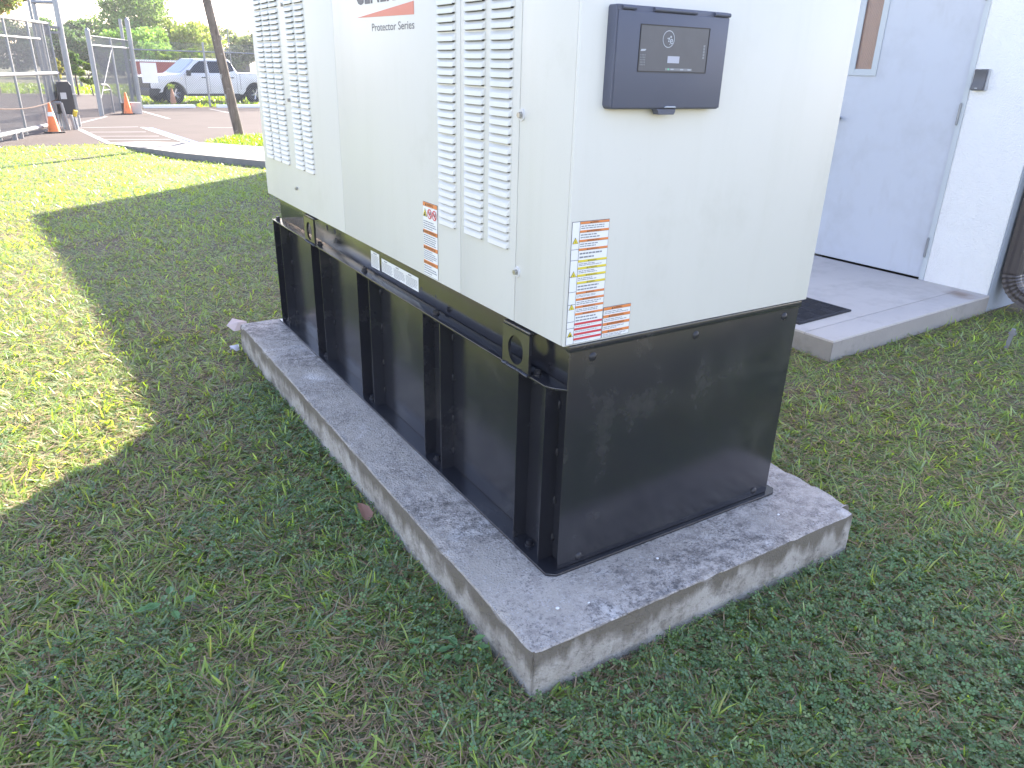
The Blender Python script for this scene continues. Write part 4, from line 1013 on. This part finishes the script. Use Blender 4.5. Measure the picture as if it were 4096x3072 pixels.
def scatter(n,x0,x1,y0,y1):
    return rng.uniform(x0,x1,n), rng.uniform(y0,y1,n)
def blades(name,x,y,z,length,width,lean,azi,curve,cols,mat,parent=None,tipw=.45):
    n=len(x); dx=np.cos(azi); dy=np.sin(azi)
    tw=rng.uniform(-.9,.9,n); px=-np.sin(azi+tw); py=np.cos(azi+tw)
    P=[]
    for t,wf in ((0,1.0),(.55,.95),(1.0,tipw)):
        th=lean+curve*t
        hx=length*t*np.sin(th); hz=length*t*np.cos(th)
        cx=x+dx*hx; cy=y+dy*hx; cz=z+np.maximum(hz,.002)
        P.append(np.stack([cx-px*width*wf/2,cy-py*width*wf/2,cz],1)); P.append(np.stack([cx+px*width*wf/2,cy+py*width*wf/2,cz],1))
    V=np.stack(P,1).reshape(-1,3)
    me=bpy.data.meshes.new(name); me.vertices.add(6*n); me.vertices.foreach_set('co',V.astype(np.float32).ravel())
    b=np.arange(n,dtype=np.int32)[:,None]*6
    I=np.concatenate([b+np.array([[0,1,3,2]]),b+np.array([[2,3,5,4]])],1).astype(np.int32)
    me.loops.add(8*n); me.loops.foreach_set('vertex_index',I.ravel())
    me.polygons.add(2*n); me.polygons.foreach_set('loop_start',np.arange(0,8*n,4,dtype=np.int32)); me.polygons.foreach_set('loop_total',np.full(2*n,4,np.int32))
    me.polygons.foreach_set('use_smooth',np.ones(2*n,dtype=bool))
    at=me.attributes.new('Col','FLOAT_COLOR','POINT')
    C4=np.concatenate([np.repeat(cols,6,axis=0),np.ones((6*n,1))],1); at.data.foreach_set('color',C4.astype(np.float32).ravel())
    me.materials.append(mat); me.update(calc_edges=True)
    return link(name,me,parent)
def density_pts(base,x0,x1,y0,y1,fall=1.15,dmin=2.3):
    A=(x1-x0)*(y1-y0); n=int(A*base); x,y=scatter(n,x0,x1,y0,y1)
    d=np.sqrt((x+1.09)**2+(y+1.47)**2+1.54**2)
    k=rng.random(n)<np.minimum(1,(dmin/d)**fall); ok=k&allowed(x,y)
    return x[ok],y[ok],d[ok]
def lawn(name,label,base,regions,kind):
    X=[];Y=[];D=[]
    for r in regions:
        a,b,c=density_pts(base,*r); X.append(a);Y.append(b);D.append(c)
    x=np.concatenate(X);y=np.concatenate(Y);d=np.concatenate(D); n=len(x)
    bare=vnoise(x,y,.55,3)*.5+vnoise(x,y,.16,4)*.3+vnoise(x,y,1.9,14)*.2
    pat=vnoise(x,y,1.4,5)*.6+vnoise(x,y,.35,6)*.4
    lod=np.maximum(1,(d/5.0)**.45)
    if kind=='grass':
        keep=rng.random(n)<np.clip((bare-.20)*4.2,.38,1); x,y,d,bare,pat,lod=[q[keep] for q in (x,y,d,bare,pat,lod)]; n=len(x)
        azi=vnoise(x,y,.10,8)*6.28*2+rng.normal(0,.7,n)
        ln=rng.uniform(.018,.060,n)*(.75+.6*pat)*np.minimum(lod,1.25); wd=rng.uniform(.0036,.0088,n)*lod
        lean=np.clip(rng.normal(1.12,.30,n),.05,1.50); cv=rng.uniform(.0,.55,n)
        g1=np.array([.205,.280,.110]); g2=np.array([.275,.330,.115]); g3=np.array([.250,.300,.210])
        t=np.clip(pat+rng.normal(0,.22,n),0,1)[:,None]; c=g1*(1-t)+g2*t
        s=(rng.random(n)<.34)[:,None]; c=np.where(s,g3*rng.uniform(.8,1.3,(n,1)),c)*rng.uniform(.7,1.3,(n,1))
        y_=(rng.random(n)<.07)[:,None]; c=np.where(y_,np.array([.32,.28,.13])*rng.uniform(.7,1.2,(n,1)),c)
        o=blades(name,x,y,gza(y),ln,wd,lean,azi,cv,c,M['grassm'])
    else:
        ln=rng.uniform(.02,.07,n); wd=rng.uniform(.0018,.0048,n)*lod
        lean=np.clip(rng.normal(1.38,.12,n),1.0,1.52); azi=rng.uniform(0,6.28,n); cv=rng.uniform(-.1,.1,n)
        c=np.array([.40,.285,.165])*rng.uniform(.35,1.3,(n,1))*np.array([1,1,1])+rng.uniform(0,.02,(n,3))
        o=blades(name,x,y,gza(y)+rng.uniform(.001,.012,n),ln,wd,lean,azi,cv,c,M['deadm'])
    stuff(o,label,'grass'); return n
REG=[(-2.6,.2,-1.2,18.4),(-.25,4.9,-1.6,2.9),(.2,2.6,2.75,18.4),(2.6,4.4,2.9,10)]
REGN=[(-2.6,.2,-1.2,9),(-.25,4.9,-1.6,2.9),(.2,2.6,2.75,8)]
na=lawn('lawn_grass','short cut green grass of the lawn',11500,REG,'grass')
nb=lawn('thatch','dry brown thatch lying between the grass blades',5200,REGN,'dead')
# taller tufts left by the mower
tx_,ty_=scatter(260,-1.5,2.6,-1.5,2.4); kk=allowed(tx_,ty_,.02); tx_,ty_=tx_[kk],ty_[kk]
x=np.repeat(tx_,9)+rng.normal(0,.014,len(tx_)*9); y=np.repeat(ty_,9)+rng.normal(0,.014,len(tx_)*9); n=len(x)
o=blades('grass_tufts',x,y,gza(y),rng.uniform(.06,.13,n),rng.uniform(.003,.006,n),np.clip(rng.normal(.55,.3,n),0,1.2),rng.uniform(0,6.28,n),rng.uniform(.1,.8,n),palette(n,(.25,.30,.15),.25),M['grassm'],tipw=.15)
stuff(o,'taller pale grass tufts standing above the lawn','grass')
# island grass and far lawn tufts
x,y=scatter(16000,2.3,6.5,14.2,18.5)
ok=np.array([True]*len(x))
def inpoly(px,py,poly):
    r=np.zeros(len(px),bool); n=len(poly)
    for i in range(n):
        (xa,ya),(xb,yb)=poly[i],poly[(i+1)%n]
        c=((ya>py)!=(yb>py))&(px<(xb-xa)*(py-ya)/(yb-ya+1e-12)+xa); r^=c
    return r
ok=inpoly(x,y,isl); x,y=x[ok],y[ok]; n=len(x)
o=blades('island_grass',x,y,np.full(n,-.156),rng.uniform(.05,.11,n),rng.uniform(.010,.018,n),np.clip(rng.normal(.6,.35,n),0,1.4),rng.uniform(0,6.28,n),rng.uniform(0,.5,n),palette(n,(.13,.18,.05),.3),M['grassm'])
stuff(o,'bright grass on the island around the wooden pole','grass')
x,y=scatter(26000,-6,14,33.6,62); ok=(y>46.3)|((x>3.4)&(y>33.6)); x,y=x[ok],y[ok]; n=len(x)
o=blades('far_grass',x,y,np.full(n,GZ),rng.uniform(.08,.2,n),rng.uniform(.04,.08,n),np.clip(rng.normal(.6,.35,n),0,1.4),rng.uniform(0,6.28,n),rng.uniform(0,.5,n),palette(n,(.14,.18,.05),.3),M['grassm'])
stuff(o,'rough grass beyond the parking lot and under the truck','grass')
# clover carpet close to the pad
def clover(n0):
    x,y=scatter(n0,-1.6,2.6,-1.5,2.2)
    dpad=np.hypot(np.maximum(np.maximum(-.23-x,x-1.15),0),np.maximum(np.maximum(-.25-y,y-2.79),0))
    pr=np.exp(-(dpad/.22)**2)*.75+(vnoise(x,y,.5,21)>.60)*.45
    pr=np.where((y<-.2)&(x>-.3)&(x<1.2),np.maximum(pr,.95*(vnoise(x,y,.25,22)>.25)),pr)
    ok=(rng.random(n0)<pr)&allowed(x,y,-.002); x,y=x[ok],y[ok]; n=len(x)
    z=rng.uniform(.008,.036,n); Vs=[];Fs=[]
    th0=rng.uniform(0,6.28,n); r=rng.uniform(.0038,.0070,n); ti=rng.normal(0,.32,(n,2))
    out=[]
    for k in range(3):
        th=th0+k*2.094; c,s=np.cos(th),np.sin(th)
        for (a,b) in ((.15,0),(.9,-.75),(1.75,-.55),(1.6,0),(1.75,.55),(.9,.75)):
            lx=c*a*r-s*b*r; ly=s*a*r+c*b*r
            out.append(np.stack([x+lx,y+ly,z+lx*ti[:,0]+ly*ti[:,1]+abs(b)*r*.25],1))
    V=np.stack(out,1).reshape(-1,3)
    me=bpy.data.meshes.new('clover'); me.vertices.add(len(V)); me.vertices.foreach_set('co',V.astype(np.float32).ravel())
    base=(np.arange(3*n,dtype=np.int32)*6)[:,None]
    I=np.concatenate([base+np.array([[0,1,2,3]]),base+np.array([[0,3,4,5]])],1).astype(np.int32)
    me.loops.add(I.size); me.loops.foreach_set('vertex_index',I.ravel()); me.polygons.add(6*n)
    me.polygons.foreach_set('loop_start',np.arange(0,I.size,4,dtype=np.int32)); me.polygons.foreach_set('loop_total',np.full(6*n,4,np.int32))
    at=me.attributes.new('Col','FLOAT_COLOR','POINT'); col=palette(n,(.145,.225,.095),.35,(.21,.28,.11),.2)
    C4=np.concatenate([np.repeat(col,18,axis=0),np.ones((18*n,1))],1); at.data.foreach_set('color',C4.astype(np.float32).ravel())
    me.materials.append(M['cloverm']); me.update(calc_edges=True); stuff(link('clover',me),'small leaved clover carpet around the foot of the slab','ground cover')
    return n
nc=clover(90000)
# small weeds and litter
def weed(x,y,label,n=9,s=.028):
    t=empty('weed',(x,y,0)); tag(t,label,'weed','weeds by the slab'); rr=random.Random(int(abs(x)*1000)+n)
    for k in range(n):
        a=rr.uniform(0,6.28); r=rr.uniform(.012,.05); z=rr.uniform(.035,.065); ln=s*rr.uniform(.7,1.2); wd=ln*.36
        c=Vector((x+math.cos(a)*r,y+math.sin(a)*r,z)); d=Vector((math.cos(a),math.sin(a),rr.uniform(-.2,.35))).normalized(); p=Vector((-math.sin(a),math.cos(a),rr.uniform(-.2,.2))).normalized()
        m=MB(); u=Vector((0,0,.003))
        vs=[c,c+d*ln*.3+p*wd*.8+u,c+d*ln*.65+p*wd*.9+u,c+d*ln*1.15,c+d*ln*.65-p*wd*.9+u,c+d*ln*.3-p*wd*.8+u,c+d*ln*.5-u]
        m.add(vs,[(0,6,1),(1,6,2),(2,6,3),(3,6,4),(4,6,5),(5,6,0)])
        lf=m.build('leaf',M['weedleaf'],t,smooth=True,recalc=False)
    m=MB(); m.cyl((x,y,0),(x,y,.05),.002,n=5); m.build('stem',M['weedleaf'],t)

M['weedleaf']=pm('weed_leaf',(.10,.20,.06),.5,var=.2,vs=60)
weed(-.305,-.015,'low broadleaf weed nearest the front slab corner',12,.030); weed(-.385,.055,'low broadleaf weed left of the front slab corner',8,.026); weed(-.98,.58,'dark green weed clump in the grass at lower left',14,.032)
# dry leaf
m=MB(); N=10; pts=[]
for k in range(N):
    t=2*math.pi*k/N; rr_=.036*(1-.35*math.cos(t)**2*(1 if math.cos(t)<0 else .2)); pts.append((rr_*math.cos(t)*1.35,rr_*math.sin(t)*.8,.012*math.sin(t*1.5+.4)))
m.add(pts+[(0,0,-.004)],[(k,(k+1)%N,N) for k in range(N)]); m.cyl((-.045,0,0),(-.075,.008,.006),.0012,n=5)
o=m.build('dry_leaf',M['leafbrown'],smooth=True,recalc=False); o.location=(-.285,.765,.045); o.rotation_euler=(.35,-.45,1.9); tag(o,'dry reddish brown leaf in the grass beside the slab','leaf')
m=MB(); m.add([(0,0,0),(.13,.02,.01),(.15,.09,.035),(.05,.13,.05),(-.03,.07,.02),(.06,.06,.045)],[(0,1,5),(1,2,5),(2,3,5),(3,4,5),(4,0,5)])
o=m.build('paper_scrap',M['paper'],recalc=False); o.location=(-.245,2.90,.085); o.scale=(.75,.75,.75); o.rotation_euler=(.2,.15,.3); tag(o,'crumpled pale paper at the far end of the slab','litter')
m=MB(); rr=random.Random(5); pts=[(rr.uniform(-.03,.03),rr.uniform(-.03,.03),rr.uniform(0,.035)) for k in range(14)]
m.add(pts,[tuple(rr.sample(range(14),3)) for k in range(18)]); o=m.build('foil_scrap',M['foil'],recalc=False); o.location=(-.29,2.72,.03); tag(o,'small silver foil scrap in the grass beside the slab','litter')
# pebbles on the slab and in the thin grass at the right
for i,(x,y,z,s,lab) in enumerate(((-.07,-.135,.165,.006,'white pebble on the slab nearest its front corner'),(.02,-.16,.165,.0045,'tiny white pebble on the slab front edge'),(.33,-.10,.165,.005,'white pebble midway along the slab front'),(.86,-.12,.165,.006,'white pebble near the right slab corner'))):
    m=MB(); rr=random.Random(i); m.lathe([(0,-.4*s),(.8*s,-.2*s),(s,.2*s),(.5*s,.6*s),(0,.7*s)],(0,0,0),7); o=m.build('pebble',M['white'],smooth=True); o.location=(x,y,z+.3*s); o.scale=(1,rr.uniform(.6,1),.8); tag(o,lab,'pebble','pebbles on the slab')


# ------------------------------------------------------------------ haze
m=MB(); m.box((-1600,-500,-1.4),(1600,1600,9.5))
hz=bpy.data.materials.new('thin_haze'); hz.use_nodes=True; hn=hz.node_tree.nodes; hn.clear()
hv=hn.new('ShaderNodeVolumePrincipled'); hv.inputs['Color'].default_value=(.92,.95,1,1); hv.inputs['Density'].default_value=.0005; hv.inputs['Anisotropy'].default_value=.3
ho=hn.new('ShaderNodeOutputMaterial'); hz.node_tree.links.new(hv.outputs[0],ho.inputs['Volume'])
stuff(m.build('haze',hz))
